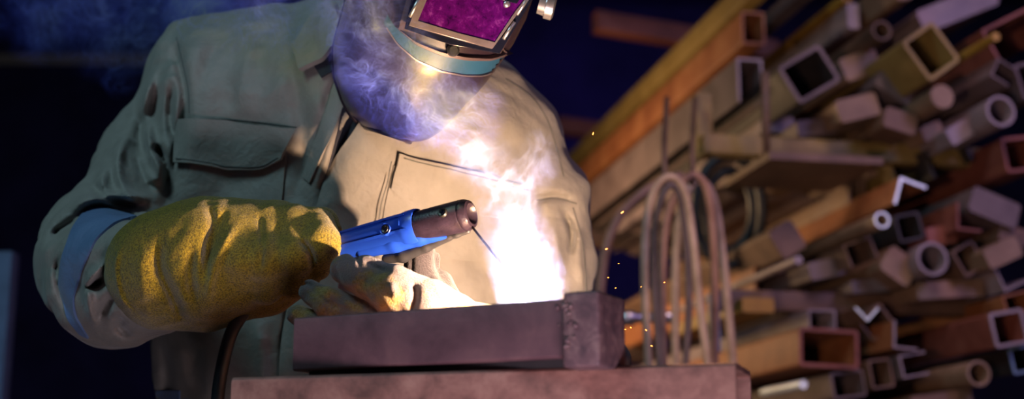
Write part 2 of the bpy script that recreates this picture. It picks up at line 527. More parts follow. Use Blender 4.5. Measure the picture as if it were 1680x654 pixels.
def build_jacket():
    lo = (-.74, -.36, 1.48); hi = (.17, .33, 2.32)
    g = Field(lo, hi, .0034)
    D = 1.99
    g.ellipsoid(cc(600, 300, D), (.228, .27, .145), .03)
    g.ellipsoid(cc(592, 560, D), (.292, .36, .155), .05)
    g.chain([(337, 118, D + .07, 76), (455, 112, D + .04, 92), (600, 105, D, 95)], .05)
    g.chain([(600, 105, D, 95), (760, 180, D - .01, 78), (852, 215, D, 66)], .05)
    g.chain([(445, 190, D + .02, 110), (640, 210, D - .05, 120), (770, 260, D - .035, 92)], .08)
    # viewer-left arm: shoulder, elbow, forearm towards the bench
    g.chain([(337, 118, D + .07, 73), (255, 255, D + .03, 78), (178, 400, 1.89, 92), (168, 440, 1.85, 94)], .04)
    g.chain([(168, 440, 1.84, 94), (190, 462, 1.78, 98), (240, 455, 1.725, 97)], .05)
    # viewer-right arm
    g.chain([(852, 215, D, 66), (892, 330, D - .02, 68), (905, 430, D - .05, 66), (905, 560, 1.88, 66)], .035)
    g.chain([(905, 560, 1.88, 66), (860, 575, 1.74, 55), (800, 560, 1.63, 48)], .03)
    # collar stand round the neck
    g.chain([(548, 40, D - .03, 40), (570, 85, D - .10, 34), (610, 140, D - .13, 26)], .02)
    g.chain([(548, 40, D - .03, 40), (600, 0, D + .05, 44)], .02)
    g.ellipsoid(cc(352, 280, D + .03), (.085, .20, .14), .03)
    g.chain([(300, 210, D + .05, 42), (292, 330, D + .03, 48), (285, 420, D + .01, 52)], .03)
    g.waves(.006, 26, 3, 6)
    g.waves(.0035, 62, 5, 6)
    g.waves(.0012, 140, 6, 6)
    a0, a1 = 1.66, 2.08
    f = lambda p, w, a, x, y: g.fold(p, w, a * 1.5, x, y)
    # armhole and chest
    f([(283, 60), (300, 130), (303, 180), (290, 260), (284, 330)], 9, .012, a0, a1)
    f([(355, 60), (330, 130), (315, 190)], 12, .0025, a0, a1)
    f([(420, 50), (400, 120), (410, 190)], 16, -.004, a0, a1)
    f([(470, 60), (490, 160), (500, 260), (480, 340)], 14, .006, a0, a1)
    f([(520, 150), (540, 230), (520, 320)], 14, -.006, a0, a1)
    # upper sleeve folds
    f([(262, 95), (240, 160), (243, 230), (262, 280), (258, 310)], 9, -.010, a0, a1)
    f([(285, 120), (280, 190), (288, 240)], 8, .008, a0, a1)
    f([(256, 150), (232, 215), (234, 270), (248, 300)], 10, .009, a0, a1)
    f([(218, 205), (196, 250), (196, 290), (215, 320), (255, 325)], 8, -.010, a0, a1)
    f([(245, 245), (262, 250), (275, 285), (272, 330)], 7, .010, a0, a1)
    f([(225, 235), (240, 280), (262, 305)], 7, -.008, a0, a1)
    f([(186, 255), (168, 295), (176, 325), (200, 345)], 9, -.008, a0, a1)
    f([(150, 300), (185, 330), (240, 338)], 8, .012, a0, a1)
    f([(105, 348), (150, 325), (205, 322), (235, 345)], 8, -.007, a0, a1)
    f([(110, 362), (160, 340), (205, 350), (225, 362)], 6, .010, a0, a1)
    f([(85, 390), (100, 375), (140, 355)], 7, .007, a0, a1)
    # forearm folds towards the cuff
    f([(238, 372), (200, 395), (170, 408)], 9, -.008, 1.5, 1.9)
    f([(206, 418), (180, 440), (150, 470), (148, 475)], 7, .011, 1.5, 1.9)
    f([(192, 452), (170, 463), (150, 472)], 6, .012, 1.5, 1.9)
    f([(175, 432), (148, 460), (146, 500), (160, 545)], 7, -.008, 1.5, 1.9)
    f([(188, 482), (175, 500), (165, 520)], 7, .009, 1.5, 1.9)
    f([(205, 520), (195, 535), (215, 552)], 8, .007, 1.5, 1.9)
    f([(100, 410), (95, 450), (105, 490), (130, 530)], 7, .006, 1.5, 1.9)
    # viewer-right sleeve
    f([(872, 330), (910, 322), (945, 330)], 5, .006, a0, a1)
    f([(925, 345), (938, 380), (935, 420)], 5, .012, a0, a1)
    f([(880, 300), (872, 370), (880, 460)], 12, .010, a0, a1)
    f([(955, 360), (950, 420), (960, 480)], 9, -.005, a0, a1)
    f([(905, 350), (915, 420), (910, 480)], 8, -.005, a0, a1)
    # the open front: a deep gap between the panels
    f([(600, 165), (570, 215), (550, 265), (528, 325)], 8, .016, a0, a1)
    f([(560, 110), (535, 180), (515, 260)], 10, .007, a0, a1)
    f([(528, 325), (495, 440), (470, 540), (458, 660)], 6, .007, a0, a1)
    # lower front
    f([(330, 560), (320, 600), (330, 654)], 16, .006, a0, a1)
    f([(420, 520), (430, 590), (425, 654)], 14, -.006, a0, a1)
    f([(265, 560), (275, 610), (270, 660)], 10, .006, a0, a1)
    g.chain([(838, 300, D - .01, 70), (846, 420, D - .02, 66), (850, 540, D - .03, 66)], .03)
    # neck opening
    g.capsule(cc(640, 20, D - .02), cc(600, 150, D - .17), .062, .03, .015, 'cut')
    return g.mesh(1)
JV, JQ = build_jacket()
jacket = obj('jacket', JV, JQ, M['jacket'], person, True)
JB = bvh_of(JV, JQ)

def build_body():
    g = Field((-.62, -.36, 1.5), (.14, .50, 2.25), .008)
    D = 1.99
    g.ellipsoid(cc(590, 300, D + .01), (.18, .23, .10), .03)
    g.ellipsoid(cc(592, 600, D), (.19, .30, .10), .04)
    g.chain([(362, 130, D + .08, 48), (600, 110, D, 56), (830, 220, D + .01, 44)], .04)
    g.chain([(362, 130, D + .08, 46), (185, 405, 1.88, 50), (230, 455, 1.68, 34)], .03)
    g.chain([(830, 220, D + .01, 44), (902, 540, 1.88, 42), (800, 560, 1.64, 32)], .03)
    g.chain([(610, 110, D, 66), (690, 10, 1.86, 66)], .03)                       # neck
    g.ellipsoid(cc(722, -40, 1.80), (.076, .11, .095), .03)                      # head bent over the work
    v, q = g.mesh(2)
    return obj('body', v, q, M['skin'], person, True)
build_body()
def build_legs():
    for nm, mat, prims in (('trousers', 'trouser', None),):
        mb = MB()
        hip = PR + np.array([0, .02, .0])
        n = 24
        for sx in (-1, 1):
            rings = [(.0, .09, .06, 1.0), (sx * .06, .0, .0, 0)]
            path = [hip + np.array([sx * .085, .0, .86]), hip + np.array([sx * .10, .0, .78]), hip + np.array([sx * .115, -.01, .48]), hip + np.array([sx * .12, .02, .12])]
            v, f = tube_geo(resample(path, 20), np.interp(np.linspace(0, 1, 20), [0, .12, .55, 1], [.10, .105, .075, .065]), 20)
            mb.add(v, f)
        v, f = tube_geo(np.array([hip + [0, 0, .74], hip + [0, 0, .86], hip + [0, 0, 1.0]]), [.13, .165, .17], 24); mb.add(v, f)
        smooth_by_angle(obj(nm, *mb.get(), M[mat], person), 60)
        for sx in (-1, 1):
            mb = MB()
            b = hip + np.array([sx * .12, .02, 0])
            v, f = tube_geo(np.array([b + [0, 0, .20], b + [0, 0, .10], b + [0, 0, .03]]), [.06, .058, .055], 16); mb.add(v, f)
            pth = resample([b + np.array([0, .05, .05]), b + np.array([0, -.06, .055]), b + np.array([0, -.17, .045])], 10)
            v, f = tube_geo(pth, np.interp(np.linspace(0, 1, 10), [0, .6, .9, 1], [.047, .05, .044, .02]), 14)
            v[:, 2] = np.maximum(v[:, 2], 0.0); mb.add(v, f)
            smooth_by_angle(obj('boot', *mb.get(), M['boot'], person), 60)
build_legs()

JD = 1.85
# chest pockets, placket, collar
patch('pocket', [(296, 205), (288, 270), (292, 345)], [(472, 215), (470, 270), (462, 345)], 22, 22, .001, .0022, M['jacket'], jacket, JB, JD)
patch('pocket_flap', [(300, 198), (391, 201), (485, 213)], [(296, 268), (340, 275), (432, 278), (468, 262)], 30, 12, .0075, .003, M['jacket'], jacket, JB, JD)
patch('pocket', [(646, 270), (632, 330), (620, 420)], [(850, 310), (850, 350), (842, 430)], 22, 22, .001, .0022, M['jacket'], jacket, JB, JD)
patch('pocket_flap', [(652, 252), (740, 272), (862, 305)], [(640, 308), (668, 336), (760, 352), (856, 360)], 30, 12, .0075, .003, M['jacket'], jacket, JB, JD)
patch('placket', [(603, 192), (582, 225), (560, 262), (530, 328), (497, 440), (474, 545), (462, 662)], [(655, 215), (640, 260), (622, 300), (592, 350), (560, 450), (540, 550), (530, 662)], 40, 10, .006, .004, M['jacket'], jacket, JB, JD)
patch('front_edge', [(556, 105), (544, 150), (526, 210), (498, 290)], [(578, 118), (566, 165), (544, 225), (510, 300)], 24, 6, .001, .002, M['jacket'], jacket, JB, JD, label='left front edge folded open')
patch('gap_shade', [(566, 150), (560, 185), (552, 222), (538, 275), (520, 335)], [(606, 158), (594, 195), (578, 230), (558, 278), (532, 335)], 30, 6, .0005, .0012, M['jacket_shade'], jacket, JB, JD, label='dark patch painting the shade in the open front')  # shade of the open gap, painted as a dark patch
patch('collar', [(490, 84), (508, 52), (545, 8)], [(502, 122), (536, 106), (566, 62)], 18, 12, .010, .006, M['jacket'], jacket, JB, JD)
patch('collar_shade', [(512, 104), (540, 84), (566, 50)], [(528, 128), (556, 112), (585, 84)], 14, 8, .002, .003, M['jacket_shade'], jacket, JB, JD, label='dark patch painting the shade under the collar')  # shadow beneath the collar, painted as a dark patch
patch('hem_patch', [(258, 640), (296, 640)], [(256, 668), (296, 668)], 8, 8, .001, .0012, M['band'], jacket, JB, JD, label='small pale patch on the jacket hem')
for pts in ([(305, 195), (391, 197), (487, 209)], [(300, 262), (340, 269), (430, 272), (465, 257)], [(658, 258), (740, 277), (860, 310)],
            [(290, 62), (308, 140), (311, 185)], [(640, 262), (626, 330), (612, 400)], [(830, 130), (868, 156), (894, 190), (908, 225), (925, 290)],
            [(880, 328), (915, 326), (946, 334)], [(626, 230), (606, 285), (575, 345)], [(940, 340), (956, 400), (962, 480)]):
    seam('seam', pts, .0007, M['thread'], jacket, JB, JD, .0108 if pts[0][1] in (262, 258) else .0003)

# blue band sewn round the sleeve
patch('sleeve_band', [(146, 338), (120, 375), (103, 425), (97, 480), (112, 522), (132, 546)], [(226, 356), (190, 366), (160, 392), (138, 435), (122, 485), (124, 515), (146, 553)], 40, 14, .001, .002, M['band'], jacket, JB, JD, 2, 'blue band sewn around the sleeve')

# ------------------------------------------------------------------ gauntlets
def right_glove():
    lo = np.minimum(cc(150, 580, 1.5), cc(150, 580, 1.88)); hi = np.maximum(cc(600, 290, 1.5), cc(600, 290, 1.88))
    g = Field(lo, hi, .0021)
    g.chain([(280, 440, 1.675, 98), (322, 428, 1.670, 97)], .02)
    g.chain([(262, 442, 1.675, 76), (345, 426, 1.670, 92), (400, 418, 1.670, 82), (455, 405, 1.670, 74)], .025)
    g.chain([(330, 470, 1.690, 66), (430, 440, 1.690, 55)], .02)
    g.chain([(350, 462, 1.700, 72), (430, 448, 1.695, 62), (480, 436, 1.685, 52)], .02)
    # the four fingers wrapped over the handle: little, ring, middle, index
    d = 1.632
    g.chain([(412, 372, d + .02, 36), (402, 425, d - .015, 38), (394, 478, d + .01, 26), (384, 492, d + .03, 14)], .010)
    g.chain([(444, 368, d + .015, 32), (440, 425, d - .022, 33), (438, 474, d + .0, 26)], .008)
    g.chain([(482, 366, d + .01, 33), (486, 420, d - .024, 32), (482, 466, d + .0, 24)], .008)
    g.chain([(518, 372, d + .01, 34), (530, 400, d - .022, 29), (522, 440, d - .01, 20)], .008)
    g.chain([(480, 372, 1.700, 36), (530, 366, 1.700, 22), (550, 378, 1.690, 12)], .012)   # thumb along the far side
    f = lambda p, w, q, x, y: g.fold(p, w, q * .95, x, y); a, b = 1.5, 1.78
    f([(340, 335), (350, 365), (338, 410), (340, 470)], 7, .010, a, b)
    f([(372, 335), (352, 395), (336, 430)], 7, .008, a, b)
    f([(395, 360), (366, 400), (345, 460), (342, 520)], 8, -.007, a, b)
    f([(265, 395), (262, 440), (285, 490), (300, 530)], 9, .012, a, b)
    f([(318, 400), (312, 450), (320, 500)], 9, .010, a, b)
    f([(240, 400), (232, 440), (240, 500)], 14, -.004, a, b)
    f([(425, 345), (430, 400), (426, 450)], 5, .004, a, b)
    f([(206, 392), (192, 420), (190, 450), (200, 490), (225, 520)], 4, -.004, a, b)
    f([(490, 392), (508, 410), (516, 440)], 5, .007, a, b)
    g.waves(.0014, 60, 11, 6)
    g.waves(.0008, 170, 12, 5)
    v, q = g.mesh(1)
    return obj('glove', v, q, M['suede_olive'], person, True, label='olive yellow suede gauntlet gripping the blue handle')
rg = right_glove()
def left_glove():
    lo = np.minimum(cc(440, 620, 1.42), cc(440, 620, 1.75)); hi = np.maximum(cc(900, 370, 1.42), cc(900, 370, 1.75))
    g = Field(lo, hi, .0018)
    # palm and wrist behind the tube
    g.chain([(735, 530, 1.545, 46), (790, 552, 1.560, 50), (850, 572, 1.620, 52)], .02)
    g.chain([(720, 520, 1.535, 38), (700, 560, 1.560, 40)], .02)
    g.chain([(567, 440, 1.562, 27), (600, 454, 1.552, 33), (650, 480, 1.534, 40), (700, 504, 1.532, 44), (738, 524, 1.540, 46)], .010)   # index
    g.chain([(508, 478, 1.570, 21), (540, 496, 1.562, 27), (600, 524, 1.556, 33), (690, 548, 1.55, 38)], .004)                            # middle
    g.chain([(490, 517, 1.580, 19), (520, 536, 1.572, 24), (600, 562, 1.566, 28), (690, 578, 1.56, 32)], .004)                             # ring
    g.chain([(500, 562, 1.585, 17), (540, 582, 1.58, 20), (680, 602, 1.575, 28)], .004)                                                     # little
    f = g.fold; a, b = 1.40, 1.62
    f([(676, 462), (682, 484), (674, 515)], 5, .006, a, b)
    f([(575, 416), (588, 426), (590, 440)], 3, .004, a, b)
    f([(600, 428), (620, 440), (645, 446)], 4, .004, a, b)
    f([(556, 428), (550, 440), (560, 452)], 4, .0025, a, b)
    f([(512, 468), (520, 482), (545, 500), (590, 514)], 3.2, .003, a, b)
    f([(640, 460), (650, 490)], 7, -.004, a, b)
    f([(492, 470), (506, 466), (512, 474)], 4, .004, a, b)
    g.waves(.0016, 80, 21, 6)
    g.waves(.001, 260, 22, 5)
    v, q = g.mesh(1)
    o = obj('glove', v, q, M['suede_worn'], person, True, label='worn cream suede gauntlet steadying the tube')
    # sooty thumb raised to the lever
    g = Field(np.minimum(cc(640, 540, 1.45), cc(640, 540, 1.72)), np.maximum(cc(780, 370, 1.45), cc(780, 370, 1.72)), .0018)
    g.chain([(690, 402, 1.610, 21), (688, 440, 1.605, 24), (700, 470, 1.605, 27), (728, 505, 1.600, 30)], .008)
    g.chain([(708, 425, 1.620, 15), (704, 450, 1.620, 16)], .006)
    g.chain([(702, 478, 1.615, 20), (722, 462, 1.615, 19), (735, 490, 1.610, 20)], .006)
    g.fold([(676, 402), (676, 440), (670, 470)], 3, .003, 1.40, 1.63)
    g.fold([(708, 452), (700, 468), (716, 484)], 4, .005, 1.40, 1.65)
    g.waves(.002, 90, 31, 6)
    v, q = g.mesh(1)
    obj('thumb', v, q, M['suede_dark'], o, True, label='soot-dark thumb of the glove')
lg = left_glove()

# ------------------------------------------------------------------ welding helmet
HD = 1.70
def helmet():
    roll = math.radians(18)
    er = np.array([math.cos(roll), -math.sin(roll), 0]); eu = np.array([math.sin(roll), math.cos(roll), 0]); en = np.array([0, 0, -1.])
    yaw = math.radians(13)
    er2 = er * math.cos(yaw) - en * math.sin(yaw) * -1 * -1
    er2 = er * math.cos(yaw) + np.array([0, 0, 1.]) * math.sin(yaw)
    en2 = en * math.cos(yaw) + er * math.sin(yaw)
    C = cc(757, 33, HD)
    k = HD / F
    us = [-214, -209, -198, -180, -148, -121, -100, -77, -35, 0, 50, 110, 170, 215, 240, 250]
    ws = [38, 54, 72, 88, 108, 119, 128, 134, 142, 148, 152, 150, 132, 98, 58, 22]
    ds = [92, 98, 104, 112, 126, 138, 148, 155, 166, 172, 175, 168, 145, 105, 60, 20]
    off = [-38, -38, -40, -42, -46, -46, -44, -40, -34, -30, -26, -24, -24, -24, -24, -24]
    uu = np.linspace(-214, 250, 70)
    nphi = 60
    V = []
    for u in uu:
        w = np.interp(u, us, ws); dd = np.interp(u, us, ds); o = np.interp(u, us, off)
        for j in range(nphi + 1):
            ph = math.radians(-104 + 208 * j / nphi)
            sx = math.copysign(abs(math.sin(ph)) ** .92, math.sin(ph)); cz = math.copysign(abs(math.cos(ph)) ** .85, math.cos(ph))
            V.append(C + k * ((w * sx + o) * er2 + u * eu + (dd * cz - 150) * en2))
    V = np.array(V)
    f = []
    n1 = nphi + 1
    for i in range(len(uu) - 1):
        for j in range(nphi):
            f.append([i * n1 + j, i * n1 + j + 1, (i + 1) * n1 + j + 1, (i + 1) * n1 + j])
    return c2w(V), f, n1, len(uu), er2, eu, en2, C, k
HV, HF, hn1, hnu, h_er, h_eu, h_en, h_C, h_k = helmet()
def shell_solid(V, f, n1, nu, t):
    me = MB(); 
    A = V.reshape(nu, n1, 3)
    du = np.gradient(A, axis=0); dj = np.gradient(A, axis=1)
    N = np.cross(du, dj); N /= np.linalg.norm(N, axis=2, keepdims=True) + 1e-12
    mid = A[nu // 2, n1 // 2]; 
    if (N[nu // 2, n1 // 2] @ (CAM - mid)) < 0: N = -N
    B = A - N * t
    n = nu * n1
    ff = list(f) + [[n + i for i in q[::-1]] for q in f]
    rim = [i * n1 for i in range(nu)] + [(nu - 1) * n1 + j for j in range(1, n1)] + [i * n1 + n1 - 1 for i in range(nu - 2, -1, -1)] + [j for j in range(n1 - 2, 0, -1)]
    for a, b in zip(rim, rim[1:] + rim[:1]): ff.append([a, b, n + b, n + a])
    return np.vstack([A.reshape(-1, 3), B.reshape(-1, 3)]), ff, rim
HVs, HFs, hrim = shell_solid(HV, HF, hn1, hnu, .0032)
hel = smooth_by_angle(obj('welding_helmet', HVs, HFs, M['helmet'], person), 50)
HB = bvh_of(HV, HF)
rimp = HV[[i * hn1 for i in range(hnu - 1, -1, -1)] + list(range(1, hn1)) + [i * hn1 + hn1 - 1 for i in range(1, hnu)]]
v, f = tube_geo(rimp, .0032, 8)
obj('rim', v, f, M['helmet'], hel, True)
patch('stripe', [(636, 24), (645, 40), (657, 52), (683, 74), (723, 91), (762, 98), (801, 97), (838, 84), (851, 74)],
      [(630, 38), (641, 56), (654, 71), (683, 96), (723, 114), (762, 121), (790, 121), (816, 112), (846, 92)], 50, 8, .0004, .0006, M['teal'], hel, HB, HD - .1, 1, 'teal stripe below the window')
patch('lower_highlight', [(636, 45), (654, 72), (683, 97), (723, 115), (762, 122), (790, 122), (816, 113), (840, 96)],
      [(635, 47), (653, 74.5), (683, 99.5), (723, 117.5), (762, 124), (790, 124), (817, 115), (841, 98)], 50, 3, .001, .002, M['helmet_trim'], hel, HB, HD - .1, 1, 'thin bright line painting a highlight')  # highlight below the stripe, put in as a bright strip
# window bezel standing proud of the shell
patch('bezel', [(690, -60), (676, -20), (664, 20), (657, 48)], [(905, -60), (886, -10), (862, 45), (836, 88)], 18, 26, .002, .006, M['bezel'], hel, HB, HD - .1, 3)
patch('bezel_lip', [(655, 46), (683, 68), (723, 84), (762, 91), (801, 92), (838, 80)], [(658, 50), (684, 73), (723, 89), (762, 96), (801, 95), (835, 83)], 40, 6, .002, .005, M['bezel'], hel, HB, HD - .1, 2, 'brown lip under the window')
# flat window: everything on one plane in front of the shell
wp = P(757, 38, HD - .045)
nw = np.array(c2w(h_en)[0]) - CAM; nw /= np.linalg.norm(nw)
hp, hnrm = hit(HB, 757, 45)
wp = hp + nw * .016
def onplane(px, py, off=0):
    d = P(px, py, 1) - CAM
    o = wp + nw * off
    return CAM + d * ((o - CAM) @ nw) / (d @ nw)
def plate(name, pts, off, th, mat, parent, label=None, hole=None):
    top = [onplane(x, y, off + th) for x, y in pts]; bot = [q - nw * th for q in top]
    n = len(pts); v = top + bot; fc = []
    if hole is None:
        fc += [list(range(n)), [n + i for i in range(n)][::-1]]
    else:
        ht = [onplane(x, y, off + th) for x, y in hole]; hb = [q - nw * th for q in ht]
        v = top + bot + ht + hb
        for i in range(n):
            j = (i + 1) % n
            fc += [[i, j, 2 * n + j, 2 * n + i], [n + j, n + i, 3 * n + i, 3 * n + j], [2 * n + i, 2 * n + j, 3 * n + j, 3 * n + i]]
    for i in range(n):
        j = (i + 1) % n; fc.append([j, i, n + i, n + j])
    o = smooth_by_angle(obj(name, v, fc, mat, parent, label=label), 30)
    bv = o.modifiers.new('soft_edge', 'BEVEL'); bv.width = .0007; bv.segments = 2; bv.limit_method = 'ANGLE'
    return o
plate('window_backing', [(690, -62), (905, -62), (873, 0), (820, 88), (740, 74), (664, 47)], -.006, .005, M['gloss_black'], hel)
plate('window_frame', [(706, -60), (900, -52), (864, 2), (808, 80), (745, 63), (671, 42)], 0, .0035, M['helmet_trim'], hel, 'pale metal window frame',
      [(722, -52), (876, -20), (846, 18), (812, 69), (752, 54), (686, 34)])
plate('lens', [(718, -54), (878, -22), (812, 71), (684, 35)], -.0005, .0022, M['lens'], hel, 'purple lens')
plate('display', [(820, -8), (852, 0), (848, 6), (816, -2)], .0036, .0008, M['gloss_black'], hel)
for a, b in (((848, 24), (871, -10)), ((826, 64), (844, 36)), ((672, 28), (690, -6))):
    v, f = tube_geo(np.array([onplane(*a, .002), onplane(*b, .002)]), .0022, 8)
    obj('clip_rod', v, f, M['silver'], hel, True)
v, f = lathe_geo(onplane(831, 7, .002), nw, [(0, .004), (.003, .004), (.004, .0025)], 14); obj('latch', v, f, M['silver'], hel, True)
v, f = lathe_geo(hit(HB, 741, 83)[0] + nw * .006, nw, [(0, .0075), (.006, .0075), (.0085, .005), (.0085, .002)], 20); smooth_by_angle(obj('knob', v, f, M['black_plastic'], hel), 40)
v, f = lathe_geo(P(884, 6, HD), P(908, 12, HD) - P(884, 6, HD), [(0, .012), (.008, .013), (.009, .016), (.018, .016), (.020, .012)], 20); smooth_by_angle(obj('side_knob', v, f, M['silver'], hel), 40)

# ------------------------------------------------------------------ electrode holder
GD = lambda px: 1.580 - (px - 690) * .00033
gb, gt = cc(500, 418, GD(500)), cc(803, 343, GD(803))
gw = c2w(np.array([gb, gt])); gaxis = gw[1] - gw[0]; glen = np.linalg.norm(gaxis); gaxis /= glen
holder = empty('electrode_holder', P(560, 430, 1.62), 'blue electrode holder with sooty black nozzle gripped by the yellow gauntlet', 'welding tool')
def gp(t): return gb + (gt - gb) * t        # camera space point along the tool
gq = lambda px: c2w(gp((px - 500) / 303.0))[0]            # point on the tool axis under a photo column
r1 = px2m(1, 1.55)
def handle():
    a, b = gq(480), gq(694); L = np.linalg.norm(b - a)
    pr = [(0, 17 * r1), (.004, 21 * r1), (L * .45, 24.5 * r1), (L * .88, 27.5 * r1), (L * .90, 30 * r1), (L * .93, 31 * r1), (L * .985, 31.5 * r1), (L, 30.5 * r1), (L, 28.6 * r1), (L - .012, 28.4 * r1), (L - .012, .0002)]
    v, f = lathe_geo(a, gaxis, pr, 48)
    h = smooth_by_angle(obj('handle', v, f, M['blue'], holder, label='blue ribbed handle'), 40)
    bv = bvh_of(v, f)
    # raised side panel, ribs and the lower housing
    for A, B in (([(556, 402), (600, 391), (664, 374)], [(556, 406), (600, 395), (668, 377)]), ([(556, 382), (664, 350)], [(556, 384.5), (664, 353)])):
        patch('rib', A, B, 24, 4, .0002, .0016, M['blue'], h, bv, 1.54, 0)
    patch('panel', [(560, 388), (655, 359)], [(560, 400), (655, 374)], 20, 6, .0001, .0008, M['blue'], h, bv, 1.54, 0)
    g = Field(np.minimum(cc(560, 460, 1.42), cc(560, 460, 1.7)), np.maximum(cc(770, 350, 1.42), cc(770, 350, 1.7)), .0011)
    g.chain([(596, 408, GD(596) - .004, 15), (650, 397, GD(650) - .004, 17), (690, 389, GD(690) - .004, 14), (734, 389, GD(734) - .002, 4)], .004)
    v2, q2 = g.mesh(1)
    obj('housing', v2, q2, M['blue'], h, True)
    return h, bv
hnd, hbv = handle()
nz = [(0, 26.2 * r1), (.060, 27.3 * r1), (.0615, 26.4 * r1), (.063, 27.3 * r1), (.066, 26.6 * r1), (.071, 23 * r1), (.0722, 18 * r1), (.068, 15 * r1), (.064, 6 * r1)]
v, f = lathe_geo(gq(686), gaxis, nz, 44)
nzo = smooth_by_angle(obj('nozzle', v, f, M['nozzle'], holder, label='sooty black nozzle'), 35)
nbv = bvh_of(v, f)
for bvx, px, py, rr in ((hbv, 633, 376, 7.0), (nbv, 727, 349, 8.0)):
    c, ax = hit(bvx, px, py, 1.53)
    if bvx is hbv:
        v, f = lathe_geo(c - ax * .004, ax, [(0, 11 * r1), (.0050, 11 * r1), (.0062, 10 * r1), (.0055, 8.2 * r1), (.003, 8 * r1)], 24)
        smooth_by_angle(obj('screw_boss', v, f, M['blue'], holder), 40)
    v, f = lathe_geo(c - ax * .004, ax, [(0, rr * r1), (.0056, rr * r1), (.0066, rr * r1 * .85), (.0060, rr * r1 * .5), (.0055, .0002)], 20)
    so = smooth_by_angle(obj('screw', v, f, M['screw'], holder), 40)
    mb = MB(); u = np.cross(ax, [0, 0, 1]); u /= np.linalg.norm(u); w = np.cross(ax, u)
    for a_, b_ in ((u, w), (w, u)):
        mb.add(*box_geo(c + ax * .0022, [a_, b_, ax], (rr * r1 * .55, rr * r1 * .13, .0006)))
    obj('cross_slot', *mb.get(), M['gloss_black'], so)
def lever():
    g = Field(np.minimum(cc(600, 460, 1.42), cc(600, 460, 1.7)), np.maximum(cc(830, 350, 1.42), cc(830, 350, 1.7)), .0012)
    g.chain([(634, 424, GD(634), 8), (662, 420, GD(662), 10), (700, 405, GD(700), 8), (736, 390, GD(736), 5)], .004)
    g.chain([(720, 394, GD(720), 5), (750, 385, GD(750), 4.5), (768, 379, GD(768), 4.5)], .004)
    v, q = g.mesh(1); obj('lever', v, q, M['black_plastic'], holder, True, label='black jaw lever')
lever()
cab = catmull([P(470, 428, 1.645), P(430, 465, 1.655), P(404, 505, 1.66), P(380, 545, 1.665), P(366, 595, 1.665), P(357, 654, 1.66), P(350, 760, 1.66), P(360, 900, 1.70), np.array([-.36, 1.62, .3]), np.array([-.42, 1.55, .012]), np.array([-.8, 1.3, .012])], 8)
v, f = tube_geo(cab, .0078, 14); obj('cable', v, f, M['cable'], holder, True, label='black welding cable')
v, f = tube_geo(np.array([P(770, 366, GD(770)), P(862, 482, 1.455)]), .0014, 8)
obj('welding_electrode', v, f, M['nozzle'], None, True, 'thin welding rod from the nozzle jaw down to the glowing arc', 'welding rod')

# ------------------------------------------------------------------ bench and work piece
TZ = .128 + CAM[2]
def on_z(px, py, z):
    d = P(px, py, 1) - CAM
    return CAM + d * (z - CAM[2]) / d[2]
def ring_tube(a, axis, side, up, w, h, t, L, r=.004):
    """hollow rectangular tube; a = near end centre"""
    def loop(w, h, r):
        out = []
        for sx, sy, a0 in ((1, 1, 0), (-1, 1, 90), (-1, -1, 180), (1, -1, 270)):
            for k in range(4):
                an = math.radians(a0 + 30 * k)
                out.append(((w / 2 - r) * sx + r * math.cos(an), (h / 2 - r) * sy + r * math.sin(an)))
        return out
    lo = loop(w, h, min(r, w * .3, h * .3)); li = loop(w - 2 * t, h - 2 * t, min(r * .5, w * .1, h * .1))
    return loops_geo(a, axis, side, up, L, lo, li)
def loops_geo(a, axis, side, up, L, lo, li=None):
    n = len(lo); v = []
    for q in ((0, lo), (L, lo)) + (((0, li), (L, li)) if li else ()):
        v += [a + axis * q[0] + side * x + up * y for x, y in q[1]]
    f = []
    for i in range(n):
        j = (i + 1) % n
        f.append([i, j, n + j, n + i])
        if li:
            f.append([2 * n + j, 2 * n + i, 3 * n + i, 3 * n + j])
            f.append([j, i, 2 * n + i, 2 * n + j]); f.append([n + i, n + j, 3 * n + j, 3 * n + i])
    if not li:
        f += [list(range(n))[::-1], [n + i for i in range(n)]]
    return np.array(v), f
Zv = np.array([0, 0, 1.])
bl, br = on_z(380, 618, TZ), on_z(1206, 593.5, TZ)
bax = br - bl; bL = np.linalg.norm(bax); bax /= bL
bside = np.cross(Zv, bax)                                # points away from the camera
bench = empty('work_bench', np.array([(bl[0] + br[0]) / 2, (bl[1] + br[1]) / 2, 0]), 'rusty steel bench rail in front carrying the dark square tube', 'work bench')
v, f = ring_tube(br + bside * .05 - Zv * .055, -bax, bside, Zv, .10, .11, .005, bL, .006)
smooth_by_angle(obj('rail', v, f, M['bench'], bench, label='rusty front rail'), 30)
v, f = ring_tube(br - bax * .16 + bside * .33 - Zv * .11, -bax, bside, Zv, .10, .11, .005, bL - .16, .006)
smooth_by_angle(obj('rail', v, f, M['bench'], bench), 30)
for t in (.18, .62):
    c = bl + bax * bL * t + bside * .19 - Zv * .12
    smooth_by_angle(obj('crosspiece', *box_geo(c, [bax, bside, Zv], (.03, .088, .04)), M['bench'], bench), 30)
    for s_ in (.05, .33):
        c = bl + bax * bL * t + bside * s_
        hh = (TZ - .16) / 2
        smooth_by_angle(obj('leg', *box_geo(np.array([c[0], c[1], hh]), [bax, bside, Zv], (.03, .03, hh)), M['bench'], bench), 30)
